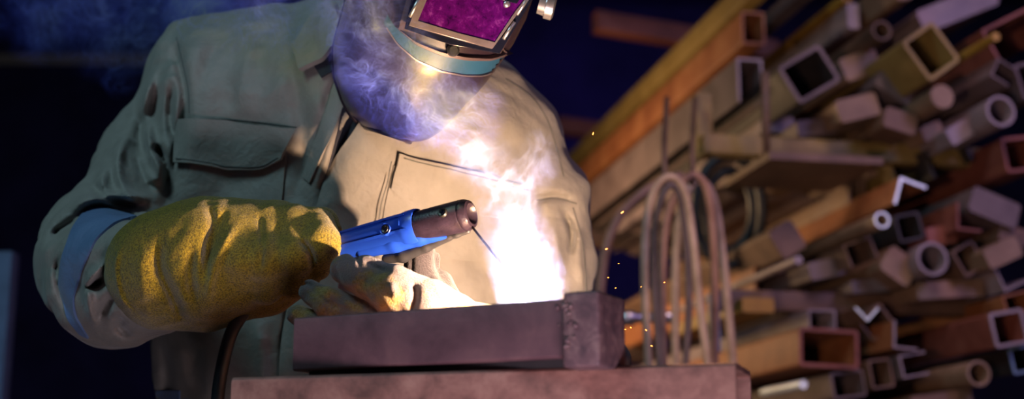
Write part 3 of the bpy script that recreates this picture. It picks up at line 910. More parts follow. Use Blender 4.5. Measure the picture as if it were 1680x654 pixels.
# dark tube lying on the bench
wz = .1355 + CAM[2]
wl, wr = on_z(480, 608, wz), on_z(930, 585, wz)
wax = wr - wl; wL = np.linalg.norm(wax); wax /= wL
wside = np.cross(Zv, wax)
work = empty('square_tube', np.array([wl[0], wl[1], TZ]), 'dark square steel tube being welded on top of the bench', 'steel tube')
v, f = ring_tube(wr + wside * .025 + Zv * .0275, -wax, wside, Zv, .05, .055, .003, wL, .0035)
smooth_by_angle(obj('tube', v, f, M['work_tube'], work), 30)
def end_block():
    g0 = wr + wax * .0185 + wside * .022 + Zv * .0240
    bm = bmesh.new()
    v, f = box_geo(g0, [wax, wside, Zv], (.0185, .032, .0350))
    bv = [bm.verts.new(p) for p in v]
    for q in f: bm.faces.new([bv[i] for i in q])
    bmesh.ops.recalc_face_normals(bm, faces=bm.faces)
    bmesh.ops.bevel(bm, geom=bm.edges[:], offset=.003, segments=3, profile=.5, affect='EDGES')
    bmesh.ops.subdivide_edges(bm, edges=bm.edges[:], cuts=4, use_grid_fill=True)
    vs = np.array([p.co[:] for p in bm.verts]); fs = [[x.index for x in q.verts] for q in bm.faces]
    bm.verts.index_update()
    fs = [[x.index for x in q.verts] for q in bm.faces]
    bm.free()
    return smooth_by_angle(obj('end_plate', vs, fs, M['work_end'], work, label='scaled end block with weld spatter'), 40)
end_block()
rs = random.Random(4)
mb = MB()
for i in range(26):
    t = rs.random(); off = rs.gauss(0, .006)
    c = wr + wax * (off + .002) + Zv * (.006 + .045 * t) - wside * (.0 if off < 0 else .0105)
    r = rs.uniform(.0012, .0032)
    v, f = lathe_geo(c + wside * r * .6, -wside, [(0, r * .9), (r * .7, r), (r * 1.3, r * .6), (r * 1.5, .0001)], 8)
    mb.add(v, f)
for i in range(14):
    c = wr - wax * rs.uniform(.01, .30) + Zv * (.051) + wside * rs.uniform(.002, .03)
    r = rs.uniform(.0008, .0016)
    mb.add(*lathe_geo(c, Zv, [(0, r), (r * .6, r * .9), (r, .0001)], 7))
obj('weld_spatter', *mb.get(), M['work_end'], work, True, kind='stuff')
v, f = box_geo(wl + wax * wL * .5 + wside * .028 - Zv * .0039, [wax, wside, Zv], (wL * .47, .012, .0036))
smooth_by_angle(obj('gap_strip', v, f, M['dark'], None, label='thin dark strip added to darken the gap under the welded square tube', cat='gap_filler'), 30)  # added to block the bright view through the gap below the tube
# navy rag by the right end
def rag():
    g = Field(np.minimum(cc(960, 640, 1.36), cc(960, 640, 1.56)), np.maximum(cc(1060, 530, 1.36), cc(1060, 530, 1.56)), .0018)
    g.chain([(988, 590, 1.46, 30), (1006, 585, 1.46, 22), (1020, 592, 1.46, 14)], .01)
    g.chain([(992, 568, 1.46, 12), (1000, 580, 1.45, 14)], .008)
    g.chain([(985, 600, 1.46, 18), (1016, 604, 1.46, 16)], .01)
    g.waves(.004, 160, 41, 6)
    v, q = g.mesh(1)
    dz = TZ + .0005 - v[:, 2].min(); v[:, 2] = np.maximum(v[:, 2], TZ + .0005)
    obj('rag', v, q, M['navy_cloth'], None, True, 'crumpled navy rag on the bench behind the right end of the tube', 'rag')
rag()
# ------------------------------------------------------------------ steel rack and its stock
BD = np.array([-.197, .980, 0.0]); BD /= np.linalg.norm(BD)
BS = np.cross(BD, Zv)
def bar(name, px, py, d, kind, w, h, roll, L, mat, label, yaw=0, pitch=0, end=None, t=None):
    a = P(px, py, d)
    ya = math.radians(yaw); pa = math.radians(pitch)
    ax = BD * math.cos(ya) + BS * math.sin(ya); ax = ax * math.cos(pa) + Zv * math.sin(pa)
    s0 = np.cross(ax, Zv); s0 /= np.linalg.norm(s0); u0 = np.cross(s0, ax)
    r = math.radians(roll); s = s0 * math.cos(r) + u0 * math.sin(r); u = -s0 * math.sin(r) + u0 * math.cos(r)
    w, h = px2m(w, d), px2m(h, d)
    t = t or max(.004, min(w, h) * .09)
    circ = lambda R, n=22: [(R * math.cos(2 * math.pi * k / n), R * math.sin(2 * math.pi * k / n)) for k in range(n)]
    def prof(grow=0):
        if kind == 'pipe': return circ(w / 2), circ(w / 2 - t)
        if kind == 'rod': return circ(w / 2), None
        if kind == 'flat':
            c = min(w, h) * .12
            return [(w/2, -h/2 + c), (w/2, h/2 - c), (w/2 - c, h/2), (-w/2 + c, h/2), (-w/2, h/2 - c), (-w/2, -h/2 + c), (-w/2 + c, -h/2), (w/2 - c, -h/2)], None
        if kind == 'angle': return [(-w/2, -h/2), (w/2, -h/2), (w/2, -h/2 + t), (-w/2 + t, -h/2 + t), (-w/2 + t, h/2), (-w/2, h/2)], None
        if kind == 'channel': return [(-w/2, -h/2), (-w/2 + t, -h/2), (-w/2 + t, h/2 - t), (w/2 - t, h/2 - t), (w/2 - t, -h/2), (w/2, -h/2), (w/2, h/2), (-w/2, h/2)], None
    if kind == 'tube':
        v, f = ring_tube(a, ax, s, u, w, h, t, L, min(w, h) * .1)
    else:
        lo, li = prof()
        v, f = loops_geo(a, ax, s, u, L, lo, li)
    o = smooth_by_angle(obj(name, v, f, M[mat], None, label=label, cat={'square_tube': 'steel tube', 'round_pipe': 'steel pipe', 'angle_bar': 'steel angle', 'channel_bar': 'steel channel', 'flat_bar': 'steel bar', 'steel_rod': 'steel rod'}[name], group='steel stock on the rack'), 35)
    if end:
        if kind == 'tube': v, f = ring_tube(a - ax * .004, ax, s, u, w * 1.002, h * 1.002, t * 1.05, .004, min(w, h) * .1)
        else: v, f = loops_geo(a - ax * .004, ax, s, u, .004, *prof())
        smooth_by_angle(obj('cut_end', v, f, M[end], o, label='bare cut end'), 35)
    return o
T, R_, A_, C_, F_, D_ = 'square_tube', 'round_pipe', 'angle_bar', 'channel_bar', 'flat_bar', 'steel_rod'
BARS = [
 # top tier
 (T, 1268, -48, 3.45, 'tube', 34, 44, 0, 4.2, 'timber', 'yellowish long beam highest along the outer edge of the top rack tier'),
 (T, 1236, 46, 3.42, 'tube', 40, 56, 0, 4.2, 'rust_orange', 'broad orange-brown beam just under the yellowish top edge beam'),
 (T, 1216, 112, 3.40, 'tube', 22, 26, 0, 4.2, 'timber', 'thin yellow-brown beam below the broad orange-brown beam'),
 (A_, 1330, -22, 3.35, 'angle', 26, 22, 0, 3.6, 'grey', 'slim brown-grey angle running above the orange painted bar'),
 (T, 1390, -4, 3.35, 'tube', 16, 16, 0, 1.2, 'yellow', 'thin orange painted bar sloping along the top of the stock'),
 (F_, 1400, 26, 3.35, 'flat', 20, 44, 0, 1.6, 'lavender', 'pale pinkish flat bar under the thin orange painted bar'),
 (T, 1327, 122, 3.10, 'tube', 92, 74, 32, 2.4, 'dark', 'large dark square tube turned on its corner with black opening'),
 (C_, 1230, 133, 3.22, 'channel', 50, 86, 0, 2.0, 'grey', 'upright grey channel open downward beside the hanger rod'),
 (F_, 1480, -22, 3.25, 'flat', 26, 46, 10, 1.7, 'tan', 'long tan flat bar with light edge above the tan slab'),
 (F_, 1412, 106, 3.22, 'flat', 78, 46, 22, 1.2, 'tan', 'broad tan slab beside the dark tilted square tube'),
 (R_, 1447, 50, 3.15, 'pipe', 38, 38, 0, 1.6, 'rust_brown', 'small brown round pipe near the top of the stock'),
 (T, 1528, 84, 3.05, 'tube', 74, 84, 36, 1.8, 'timber', 'square tube turned on its corner showing a yellow-brown inside'),
 (F_, 1572, 12, 3.35, 'flat', 150, 40, 24, 1.6, 'lavender', 'wide pale lavender plate over the red channel'),
 (C_, 1668, 52, 3.12, 'channel', 120, 60, 28, 1.8, 'rust_red', 'large red-brown channel at the top right of the stock'),
 (D_, 1634, 60, 2.98, 'rod', 15, 15, 0, .40, 'yellow', 'thin yellow-orange rod lying across the stock of the top tier'),
 (D_, 1546, 158, 3.05, 'rod', 46, 46, 0, 1.5, 'tan', 'thick pale round bar below the yellow-orange rod'),
 (C_, 1646, 118, 3.08, 'channel', 40, 40, 60, 1.5, 'grey', 'small grey channel turned sideways under the red channel'),
 (R_, 1642, 182, 3.04, 'pipe', 60, 60, 0, 1.6, 'lavender', 'pale wide round pipe at the lower right of the top tier'),
 (F_, 1470, 140, 3.16, 'flat', 74, 44, -30, 1.4, 'grey', 'grey slab standing between the tan slab and the thick round bar'),
 (F_, 1408, 176, 3.12, 'flat', 84, 44, 16, 1.5, 'tan', 'tan-grey block under the broad tan slab'),
 (F_, 1340, 208, 3.18, 'flat', 78, 30, 8, 1.4, 'grey', 'grey flat bar under the dark tilted square tube'),
 (F_, 1278, 204, 3.25, 'flat', 62, 28, 4, 1.4, 'lavender', 'pale lavender flat bar right of the hanger rod'),
 (F_, 1478, 198, 3.10, 'flat', 66, 40, -14, 1.4, 'rust_brown', 'brown flat block low in the top tier below the grey slab'),
 (F_, 1582, 212, 3.10, 'flat', 74, 34, 30, 1.4, 'lavender', 'tilted pale flat bar left of the pale wide pipe'),
 (T, 1694, 130, 3.10, 'tube', 52, 60, 15, 1.5, 'grey', 'grey square tube cut by the photo edge in the top tier'),
 (F_, 1530, 215, 3.14, 'flat', 44, 30, 24, 1.4, 'tan', 'short tan bar end at the bottom middle of the top tier'),
 # middle tier
 (T, 1406, 309, 3.30, 'tube', 34, 62, 0, 1.35, 'tan', 'wide pale beam with pinkish side leading the middle tier'),
 (F_, 1432, 284, 3.26, 'flat', 16, 12, 0, 1.3, 'tan', 'narrow tan strip lying on the wide pale beam'),
 (T, 1488, 276, 3.22, 'tube', 62, 34, 16, 1.6, 'timber', 'yellow-brown rectangular tube end left of the dark channel'),
 (C_, 1556, 256, 3.18, 'channel', 92, 54, 24, 1.6, 'dark', 'wide dark channel with black hollow in the middle tier'),
 (T, 1676, 252, 3.10, 'tube', 68, 62, 8, 1.6, 'rust_red', 'big red square tube with yellow glow inside at the right edge'),
 (A_, 1492, 320, 3.05, 'angle', 52, 52, -108, 1.6, 'rust_orange', 'angle with shiny bare cut end at the middle of the rack'),
 (R_, 1446, 361, 2.98, 'pipe', 30, 30, 0, .62, 'tan', 'thin tan pipe with silvery rim below the shiny angle'),
 (T, 1492, 372, 3.06, 'tube', 46, 46, 12, 1.6, 'dark', 'small dark square tube beside the thin tan pipe'),
 (A_, 1590, 356, 3.05, 'angle', 50, 52, -4, 1.8, 'rust_red', 'red-pink angle standing upright in the middle tier'),
 (F_, 1632, 340, 3.08, 'flat', 100, 50, -20, 1.7, 'grey', 'broad grey plate leaning to the right below the big red tube'),
 (F_, 1292, 392, 3.12, 'flat', 54, 60, 32, 1.2, 'rust_brown', 'tilted brown slab leaning on the wide pale beam'),
 (D_, 1310, 426, 3.00, 'rod', 17, 17, 0, .8, 'lavender', 'pale rod end shining beside the tilted brown slab'),
 (R_, 1530, 424, 3.02, 'pipe', 64, 64, 0, 1.6, 'lavender', 'pale wide pipe with dark crescent opening in the middle tier'),
 (F_, 1476, 436, 3.05, 'flat', 66, 54, -34, 1.4, 'tan', 'tan block left of the pale pipe with dark crescent'),
 (F_, 1356, 440, 3.10, 'flat', 70, 34, 12, 1.4, 'grey', 'grey flat bar low in the middle tier under the thin pipe'),
 (C_, 1412, 412, 3.05, 'channel', 60, 44, 20, 1.4, 'rust_brown', 'brown channel left of the tan block'),
 (T, 1590, 424, 3.06, 'tube', 50, 56, 30, 1.4, 'rust_brown', 'brown square tube right of the pale pipe with dark crescent'),
 (F_, 1646, 414, 3.04, 'flat', 76, 40, 24, 1.5, 'tan', 'tan slab tilted upward near the right edge of the middle tier'),
 (F_, 1545, 386, 3.09, 'flat', 60, 36, 10, 1.5, 'rust_red', 'reddish flat bar just above the pale pipe with dark crescent'),
 (F_, 1664, 386, 3.09, 'flat', 60, 34, -12, 1.5, 'rust_brown', 'brown flat bar above the tilted tan slab'),
 (F_, 1560, 474, 3.08, 'flat', 120, 28, 5, 1.4, 'tan', 'long low tan plate at the bottom of the middle tier'),
 (F_, 1430, 468, 3.10, 'flat', 80, 24, 6, 1.4, 'grey', 'thin grey plate under the tan block'),
 (A_, 1664, 450, 3.05, 'angle', 60, 40, 24, 1.4, 'lavender', 'pale angle pointing up right at the edge of the middle tier'),
 (T, 1262, 462, 3.25, 'tube', 58, 60, 0, 1.25, 'rust_orange', 'orange rusty beam leading away behind the hanging hoses'),
 (F_, 1244, 500, 3.05, 'flat', 56, 24, 0, .5, 'yellow', 'short yellow block beside the hanging hoses'),
 # bottom tier
 (T, 1359, 571, 2.98, 'tube', 104, 64, -2, 1.4, 'rust_orange', 'large rectangular tube with black opening in the bottom tier'),
 (T, 1349, 524, 3.02, 'tube', 48, 34, 0, 1.4, 'lavender', 'small pale rectangular tube lying on the large rectangular tube'),
 (A_, 1421, 506, 3.00, 'angle', 34, 34, 45, 1.4, 'rust_brown', 'V-shaped angle with shiny blue-white end'),
 (T, 1438, 528, 3.05, 'tube', 58, 50, 38, 1.4, 'rust_brown', 'brown square tube on its corner under the shiny V-shaped angle'),
 (A_, 1484, 550, 2.98, 'angle', 48, 52, -4, 1.4, 'rust_orange', 'L-shaped angle with pale end left of the red tube'),
 (T, 1654, 538, 2.96, 'tube', 62, 58, 10, 1.4, 'rust_red', 'long red square tube with pale rim at the lower right'),
 (T, 1672, 496, 3.04, 'tube', 54, 34, 14, 1.4, 'rust_orange', 'orange-red tube lying on the long red square tube'),
 (T, 1446, 612, 2.98, 'tube', 40, 48, 8, 1.4, 'rust_brown', 'small brown square tube under the brown corner tube'),
 (C_, 1498, 598, 2.98, 'channel', 40, 50, 100, 1.4, 'grey', 'dark grey channel with bright edge under the L-shaped angle'),
 (R_, 1606, 612, 2.95, 'pipe', 48, 48, 0, 1.4, 'tan', 'long pale round pipe under the long red square tube'),
 (D_, 1318, 630, 2.88, 'rod', 15, 15, 0, .22, 'bright', 'short bright silver rod under the large rectangular tube'),
 (T, 1392, 630, 2.98, 'tube', 62, 46, 8, 1.4, 'grey', 'grey-brown square tube right of the bright silver rod'),
 (T, 1684, 588, 2.98, 'tube', 60, 44, 10, 1.4, 'dark', 'dark tube with bluish rim at the lower right corner'),
 (F_, 1545, 655, 2.98, 'flat', 110, 24, 8, 1.4, 'rust_brown', 'brown plate at the bottom edge under the long pale pipe'),
]
ENDS = {'angle with shiny bare cut end at the middle of the rack': 'bright', 'V-shaped angle with shiny blue-white end': 'bright',
        'L-shaped angle with pale end left of the red tube': 'lavender', 'long red square tube with pale rim at the lower right': 'lavender',
        'large rectangular tube with black opening in the bottom tier': 'rust_red', 'thin tan pipe with silvery rim below the shiny angle': 'bright',
        'dark tube with bluish rim at the lower right corner': 'bluegrey', 'upright grey channel open downward beside the hanger rod': 'lavender',
        'large dark square tube turned on its corner with black opening': 'grey', 'dark grey channel with bright edge under the L-shaped angle': 'lavender'}
FIT = {4: 0.912, 6: 0.95, 7: 0.88, 9: 0.88, 10: 0.88, 11: 0.95, 13: 0.955, 15: 0.88, 16: 0.88, 17: 0.88, 18: 0.88, 19: 0.88, 20: 0.88, 21: 0.88, 22: 0.88, 23: 0.88, 25: 0.88, 26: 0.88, 27: 0.88, 28: 0.88, 29: 0.88, 30: 0.955, 31: 0.912, 32: 0.912, 34: 0.88, 35: 0.88, 36: 0.88, 37: 0.88, 38: 0.88, 39: 0.88, 40: 0.88, 41: 0.88, 42: 0.88, 43: 0.88, 44: 0.88, 45: 0.88, 47: 0.88, 48: 0.955, 49: 0.88, 53: 0.88, 54: 0.88, 55: 0.88, 59: 0.955, 60: 0.88, 62: 0.955}
for i_, (nm, px, py, d, kind, w, h, roll, L, mat, lab) in enumerate(BARS):
    q_ = FIT.get(i_, 1.0)
    bar(nm, px, py, d, kind, w * q_, h * q_, roll, L, mat, lab, end=ENDS.get(lab))

rack_p = P(1190, 400, 3.85); rack_p[2] = 0
rack = empty('storage_rack', rack_p, 'steel storage rack of posts and cross arms carrying the tiers of steel stock', 'rack')
def post(p, z0, z1, w, mat, nm='post'):
    c = np.array([p[0], p[1], (z0 + z1) / 2])
    smooth_by_angle(obj(nm, *box_geo(c, [BS, BD, Zv], (w / 2, w / 2, (z1 - z0) / 2)), M[mat], rack), 30)
def arm(p, L, w, h, mat, nm='cross_arm', lab=None):
    c = p + BS * L / 2
    v, f = ring_tube(p, BS, BD, Zv, w, h, .004, L, .004)
    smooth_by_angle(obj(nm, v, f, M[mat], rack, label=lab), 30)
far = BD * 1.15
ARMS = [(P(1150, 238, 3.13), 'timber'), (P(1170, 492, 3.10), 'rust_brown'), (P(1180, 690, 3.02), 'rust_brown')]
for k, (p, mt_) in enumerate(ARMS):
    arm(p, 1.2, .045, .045, mt_, lab='yellow-brown cross arm' if k == 0 else None)
    q = p + far; q[2] = p[2]
    arm(q, 1.2, .045, .045, 'rust_brown')
p0 = ARMS[0][0]
post(p0 + BS * .015 + BD * .03, p0[2] - .02, 1.70, .035, 'timber', 'corner_post')
for q in (p0 + BS * 1.17 + BD * .05, p0 + far + BS * 1.17 + BD * .05):
    post(q, 0, 2.2, .05, 'rust_brown')
a = P(1257, 262, 3.06); b = P(1255, 118, 3.06)
v, f = tube_geo(np.array([a, b]), .009, 10); obj('hanger_rod', v, f, M['rust_brown'], rack, True)
a = P(1258, 262, 3.06)
smooth_by_angle(obj('hanger_plate', *box_geo(a + BD * .10 + BS * .12, [BS, BD, Zv], (.13, .14, .008)), M['rust_brown'], rack), 30)
v, f = ring_tube(P(976, 36, 4.6), (BS - Zv * .10) / np.linalg.norm(BS - Zv * .10), BD, Zv, .06, .065, .004, .62, .004)
smooth_by_angle(obj('cross_arm', v, f, M['rust_red'], rack, label='red-brown arm sticking out to the left'), 30)
v, f = ring_tube(P(915, 206, 5.6), (BS - Zv * .10) / np.linalg.norm(BS - Zv * .10), BD, Zv, .06, .065, .004, .60, .004)
smooth_by_angle(obj('cross_arm', v, f, M['rust_red'], rack), 30)
# corrugated sheet under the top tier
q = p0 + BS * .10 + BD * .25 - Zv * .045
xs = np.linspace(0, .30, 49); zz = .008 * np.sin(xs * 2 * math.pi / .10)
loop_ = [(x, z) for x, z in zip(xs, zz)] + [(x, z - .0015) for x, z in zip(xs[::-1], zz[::-1])]
v, f = loops_geo(q, BD, BS, Zv, .85, loop_)
smooth_by_angle(obj('corrugated_sheet', v, f, M['grey'], rack, label='grey corrugated sheet under the top tier'), 50)

# hoses hanging from hooks, clamp bar, coil
def loop(name, pts, d0, d1, r, mat, label, cat='hose'):
    n = len(pts)
    p3 = [P(x, y, d0 + (d1 - d0) * i / (n - 1)) for i, (x, y) in enumerate(pts)]
    v, f = tube_geo(catmull(p3, 8), r, 12)
    return obj(name, v, f, M[mat], None, True, label, cat, 'hoses hanging in front of the rack')
loop('hose', [(1070, 760), (1064, 600), (1058, 470), (1060, 370), (1074, 312), (1100, 290), (1124, 316), (1138, 400), (1148, 500), (1162, 610), (1172, 760)], 2.62, 2.66, .0078, 'hose', 'pale tan hose loop nearest the dark tube, in front of its twin')
loop('hose', [(1086, 760), (1082, 600), (1074, 470), (1074, 380), (1086, 322), (1102, 304), (1116, 324), (1126, 400), (1130, 500), (1124, 610), (1120, 760)], 2.68, 2.72, .0070, 'grey', 'grey hose loop nested inside the pale tan loop')
loop('hose', [(1092, 760), (1088, 600), (1086, 470), (1092, 370), (1112, 310), (1138, 288), (1160, 312), (1170, 390), (1172, 490), (1172, 610), (1172, 760)], 2.78, 2.82, .0085, 'hose_dark', 'brown hose loop behind the pale tan loop')
loop('hose', [(1110, 640), (1108, 520), (1112, 380), (1130, 310), (1150, 296), (1172, 330), (1186, 420), (1196, 520), (1204, 620), (1214, 760)], 2.86, 2.90, .0085, 'hose', 'tan hose loop furthest right of the hanging loops')
loop('hose', [(986, 760), (984, 600), (984, 500), (992, 420), (1012, 362), (1050, 320), (1092, 296), (1118, 288)], 2.90, 3.05, .0095, 'hose_dark', 'single reddish hose curving down behind the dark tube')
for i, (r_, lab) in enumerate(((58, 'outer'), (42, 'inner'))):
    pts = [(1196 + r_ * math.cos(a) * .95, 345 + r_ * 1.55 * math.sin(a)) for a in np.linspace(0, 2 * math.pi, 26)[:-1]]
    p3 = np.array([P(x, y, 3.35 + .02 * i) for x, y in pts + pts[:1]])
    v, f = tube_geo(p3, .013, 10, False)
    obj('cable_coil', v, f, M['cable'], None, True, lab + ' ring of black cable hanging under the top tier', 'cable', 'black cable hanging on the rack')
for (x, y, d) in ((1090, 292, 2.67), (1136, 292, 2.83)):
    pts = [P(x, y + 8, d), P(x - 3, y + 4, d - .02), P(x, y - 8, d - .01), P(x, y - 60, d + .05), P(x + 4, y - 130, d + .30)]
    v, f = tube_geo(catmull(pts, 6), .006, 8); obj('hook', v, f, M['rust_brown'], rack, True)
pr = P(1000, 522, 2.95); pe = P(1112, 520, 2.95)
mb = MB(); dv = (pe - pr) / np.linalg.norm(pe - pr)
v, f = lathe_geo(pr - dv * .20, dv, [(0, .012), (.22, .012), (.225, .016), (.25, .016), (.255, .011), (.30, .011), (.305, .014), (.335, .0125), (.342, .006)], 18)
obj('clamp_bar', v, f, M['silver'], None, True, 'short silver bar lying level behind the hose loops', 'bar')
smooth_by_angle(obj('highlight_strip', *box_geo(P(1172, 530, 2.96), [BS, BD, Zv], (.011, .004, .06)), M['bluegrey'], None, label='pale blue strip painting a highlight behind the hose loops', cat='highlight strip'), 30)  # bluish highlight put in as a pale solid strip

# far left of the shop
smooth_by_angle(obj('roof_tie', *box_geo(P(110, 98, 5.5), [RGT, FWD, UPV], (.36, .03, .022)), M['rust_brown'], None, kind='structure'), 30)
a = P(2, 500, 3.2); 
v, f = ring_tube(np.array([a[0], a[1], 0]), Zv, RGT, np.array([0, 1., 0]), .05, .05, .003, P(2, 412, 3.2)[2], .004)
smooth_by_angle(obj('steel_stand', v, f, M['bluegrey'], None, label='blue-grey upright steel stand at the left edge of the photo', cat='stand'), 30)

# sparks thrown from the weld
rs = random.Random(9)
SP = [(973, 219, 5), (1021, 348, 7), (995, 408, 6), (1004, 492, 8), (1060, 541, 4), (1069, 567, 4), (1026, 540, 3), (1035, 537, 3), (1090, 463, 3), (1010, 472, 3), (776, 500, 4), (1015, 432, 2.5), (998, 455, 2.5), (985, 500, 3), (1052, 470, 2)]
WHERE = ['high beside the shoulder, left of the rack', 'beside the reddish hose, level with its bend', 'just right of the sleeve, left of the reddish hose', 'brightest, beside the top corner of the tube',
         'in front of the hose loops above the bench', 'lowest, just above the bench rail', 'faint, right of the tube end', 'faint, right of the tube end in front of the silver bar', 'faint, between the hose loops',
         'small, above the brightest one', 'on the cream gauntlet beside the arc', 'tiny, below the reddish hose bend', 'tiny, close to the sleeve edge', 'tiny, touching the tube corner', 'tiny, left of the hose loops']
for (x, y, s_), wv in zip(SP, WHERE):
    d = 1.56
    c = P(x, y, d); dv = c - ARC; dv = dv / np.linalg.norm(dv) + np.array([0, 0, rs.uniform(-.3, .3)]); dv /= np.linalg.norm(dv)
    L = px2m(s_, d)
    v, f = lathe_geo(c - dv * L / 2, dv, [(0, .0002), (L * .2, L * .14), (L * .7, L * .17), (L, .0002)], 8)
    obj('spark', v, f, M['spark'], None, True, 'orange spark ' + wv, 'spark', 'sparks from the weld')
# ------------------------------------------------------------------ arc and smoke
def arc_core():
    g = Field(np.minimum(cc(800, 530, 1.40), cc(800, 530, 1.50)), np.maximum(cc(940, 400, 1.40), cc(940, 400, 1.50)), .0012)
    g.chain([(850, 504, 1.440, 4), (876, 502, 1.440, 6), (900, 500, 1.440, 4)], .006)
    g.waves(.001, 300, 51, 5)
    v, q = g.mesh(1)
    obj('welding_arc', v, q, M['arc'], None, True, 'blinding white welding arc on the right part of the dark tube', 'welding arc')
arc_core()
def seg_group():
    g = bpy.data.node_groups.new('plume_segment', 'ShaderNodeTree')
    for nm, ty in (('P', 'NodeSocketVector'), ('A', 'NodeSocketVector'), ('AB', 'NodeSocketVector'), ('inv', 'NodeSocketFloat'), ('r0', 'NodeSocketFloat'), ('dr', 'NodeSocketFloat')):
        g.interface.new_socket(nm, in_out='INPUT', socket_type=ty)
    g.interface.new_socket('f', in_out='OUTPUT', socket_type='NodeSocketFloat')
    N, L = g.nodes, g.links
    i = N.new('NodeGroupInput'); o = N.new('NodeGroupOutput')
    def vm(op, a, b=None):
        n = N.new('ShaderNodeVectorMath'); n.operation = op; L.new(a, n.inputs[0])
        if b is not None: L.new(b, n.inputs[1])
        return n
    def mt(op, a, b=None, clamp=False):
        n = N.new('ShaderNodeMath'); n.operation = op; n.use_clamp = clamp
        for k, x in enumerate((a, b)):
            if x is None: continue
            if isinstance(x, (int, float)): n.inputs[k].default_value = x
            else: L.new(x, n.inputs[k])
        return n.outputs[0]
    pa = vm('SUBTRACT', i.outputs['P'], i.outputs['A']).outputs[0]
    dt = vm('DOT_PRODUCT', pa, i.outputs['AB']).outputs['Value']
    t = mt('MULTIPLY', dt, i.outputs['inv'], True)
    sc = N.new('ShaderNodeVectorMath'); sc.operation = 'SCALE'; L.new(i.outputs['AB'], sc.inputs[0]); L.new(t, sc.inputs['Scale'])
    ds = vm('LENGTH', vm('SUBTRACT', pa, sc.outputs[0]).outputs[0]).outputs['Value']
    r = mt('ADD', i.outputs['r0'], mt('MULTIPLY', i.outputs['dr'], t))
    L.new(mt('SUBTRACT', 1.0, mt('DIVIDE', ds, r), True), o.inputs[0])
    return g
SEG = seg_group()
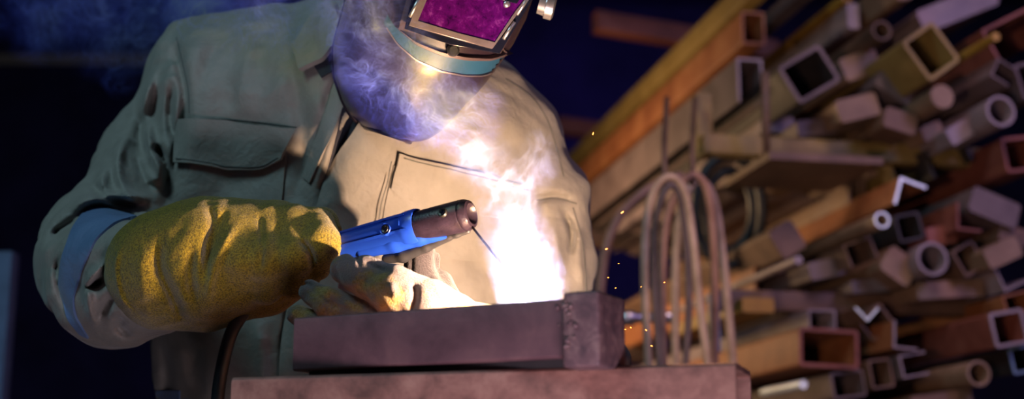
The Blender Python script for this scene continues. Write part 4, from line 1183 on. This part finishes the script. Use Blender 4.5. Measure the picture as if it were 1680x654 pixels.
def smoke(name, chains, label, K, col, fil=70, soft=.12, warp=.05, wscale=9, width=.055, grow=1.12, seed=0):
    allp = np.array([c2w(cc(*p[:3]))[0] for c in chains for p in c]); rad = np.array([px2m(p[3], p[2]) for c in chains for p in c])
    pts = np.array([cc(*p[:3]) for c in chains for p in c])
    g = Field(pts.min(0) - rad.max() * 1.5, pts.max(0) + rad.max() * 1.5, max(.005, rad.max() / 12))
    for c in chains: g.chain(c, .02, rs=grow)
    g.waves(rad.mean() * .05, 40, 60 + seed, 6)
    v, q = g.mesh(2)
    m = bpy.data.materials.new(name); m.use_nodes = True; nt = m.node_tree; N, L = nt.nodes, nt.links
    for n in list(N):
        if n.type != 'OUTPUT_MATERIAL': N.remove(n)
    out = [n for n in N if n.type == 'OUTPUT_MATERIAL'][0]
    pos = N.new('ShaderNodeNewGeometry').outputs['Position']
    def mt(op, a, b=None, clamp=False, c=None):
        n = N.new('ShaderNodeMath'); n.operation = op; n.use_clamp = clamp
        for k, x in enumerate((a, b, c)):
            if x is None: continue
            if isinstance(x, (int, float)): n.inputs[k].default_value = x
            else: L.new(x, n.inputs[k])
        return n.outputs[0]
    def warpv(vec, scale, amt, detail):
        n = noise(nt, scale, detail, .55, vec)
        s = N.new('ShaderNodeVectorMath'); s.operation = 'SUBTRACT'; L.new(n.outputs['Color'], s.inputs[0]); s.inputs[1].default_value = (.5, .5, .5)
        a = N.new('ShaderNodeVectorMath'); a.operation = 'MULTIPLY_ADD'; L.new(s.outputs[0], a.inputs[0]); a.inputs[1].default_value = (amt,) * 3; L.new(vec, a.inputs[2])
        return a.outputs[0]
    off = N.new('ShaderNodeVectorMath'); off.operation = 'ADD'; L.new(pos, off.inputs[0]); off.inputs[1].default_value = (seed * 3.1, seed * 1.7, seed * 2.3)
    w1 = warpv(off.outputs[0], wscale, warp * 3.2, 2)
    # plume envelope, gently warped
    pw = warpv(pos, wscale * 1.4, warp * .8, 1)
    f = None
    for c in chains:
        for p, q_ in zip(c[:-1], c[1:]):
            a = c2w(cc(*p[:3]))[0]; b = c2w(cc(*q_[:3]))[0]; ab = b - a
            n = N.new('ShaderNodeGroup'); n.node_tree = SEG
            L.new(pw, n.inputs['P']); n.inputs['A'].default_value = a; n.inputs['AB'].default_value = ab
            n.inputs['inv'].default_value = 1 / max(ab.dot(ab), 1e-9); ra, rb = px2m(p[3], p[2]), px2m(q_[3], q_[2])
            n.inputs['r0'].default_value = ra; n.inputs['dr'].default_value = rb - ra
            f = n.outputs[0] if f is None else mt('MAXIMUM', f, n.outputs[0])
    n1 = noise(nt, fil * .35, 3, .5, w1)
    n2 = noise(nt, fil, 2, .5, w1)
    def ridge(nn, w, p):
        d = mt('ABSOLUTE', mt('SUBTRACT', nn.outputs[0], .5))
        return mt('POWER', mt('SUBTRACT', 1.0, mt('DIVIDE', d, w), True), p)
    r = mt('ADD', mt('MULTIPLY', ridge(n1, width * 1.6, 1.6), 1.0), mt('MULTIPLY', ridge(n2, width * 1.3, 1.6), .6))
    patchy = mt('MULTIPLY', mt('SUBTRACT', noise(nt, wscale * 2, 1, .5, off.outputs[0]).outputs[0], .33), 3.0, True)
    dens = mt('MULTIPLY', mt('ADD', mt('MULTIPLY', r, patchy), soft), mt('MULTIPLY', mt('POWER', f, 1.3), K))
    vs = N.new('ShaderNodeVolumeScatter'); vs.inputs['Color'].default_value = (*col, 1); vs.inputs['Anisotropy'].default_value = 0
    L.new(dens, vs.inputs['Density']); L.new(vs.outputs[0], out.inputs['Volume'])
    m.cycles.volume_step_rate = SMOKE_STEP
    m.cycles.volume_sampling = 'MULTIPLE_IMPORTANCE'
    return obj(name, v, q, m, None, True, label, 'smoke', None, 'stuff')
SMOKE_STEP = .16
smoke('welding_smoke', [
    [(872, 480, 1.45, 64), (852, 400, 1.462, 66), (838, 335, 1.475, 62), (800, 262, 1.49, 70), (742, 205, 1.50, 70), (700, 158, 1.505, 58)],
    [(838, 335, 1.475, 44), (880, 278, 1.48, 46), (872, 245, 1.485, 38)],
    ], 'dense white smoke boiling up from the welding arc', 46, (.27, .38, 1.0), 75, .02, .045, 10, .028, 1.15, 0)
smoke('blue_smoke', [
    [(775, 195, 1.505, 66), (700, 165, 1.51, 92), (640, 110, 1.515, 98), (605, 40, 1.52, 92), (590, -50, 1.53, 90)],
    ], 'blue smoke veil drifting up in front of the dark helmet', 210, (.12, .165, 1.0), 80, .008, .05, 11, .017, 1.12, 2)
smoke('smoke_wisp', [
    [(560, -30, 1.75, 60), (440, 20, 1.82, 80), (300, 10, 2.2, 110), (180, 30, 2.25, 110), (60, 20, 2.3, 90)],
    [(300, 10, 2.2, 80), (250, 90, 2.25, 60), (200, 130, 2.25, 40)],
    ], 'thin blue wisps fading into the dark above the left shoulder', 120, (.12, .16, 1.0), 60, .008, .08, 7, .016, 1.1, 5)
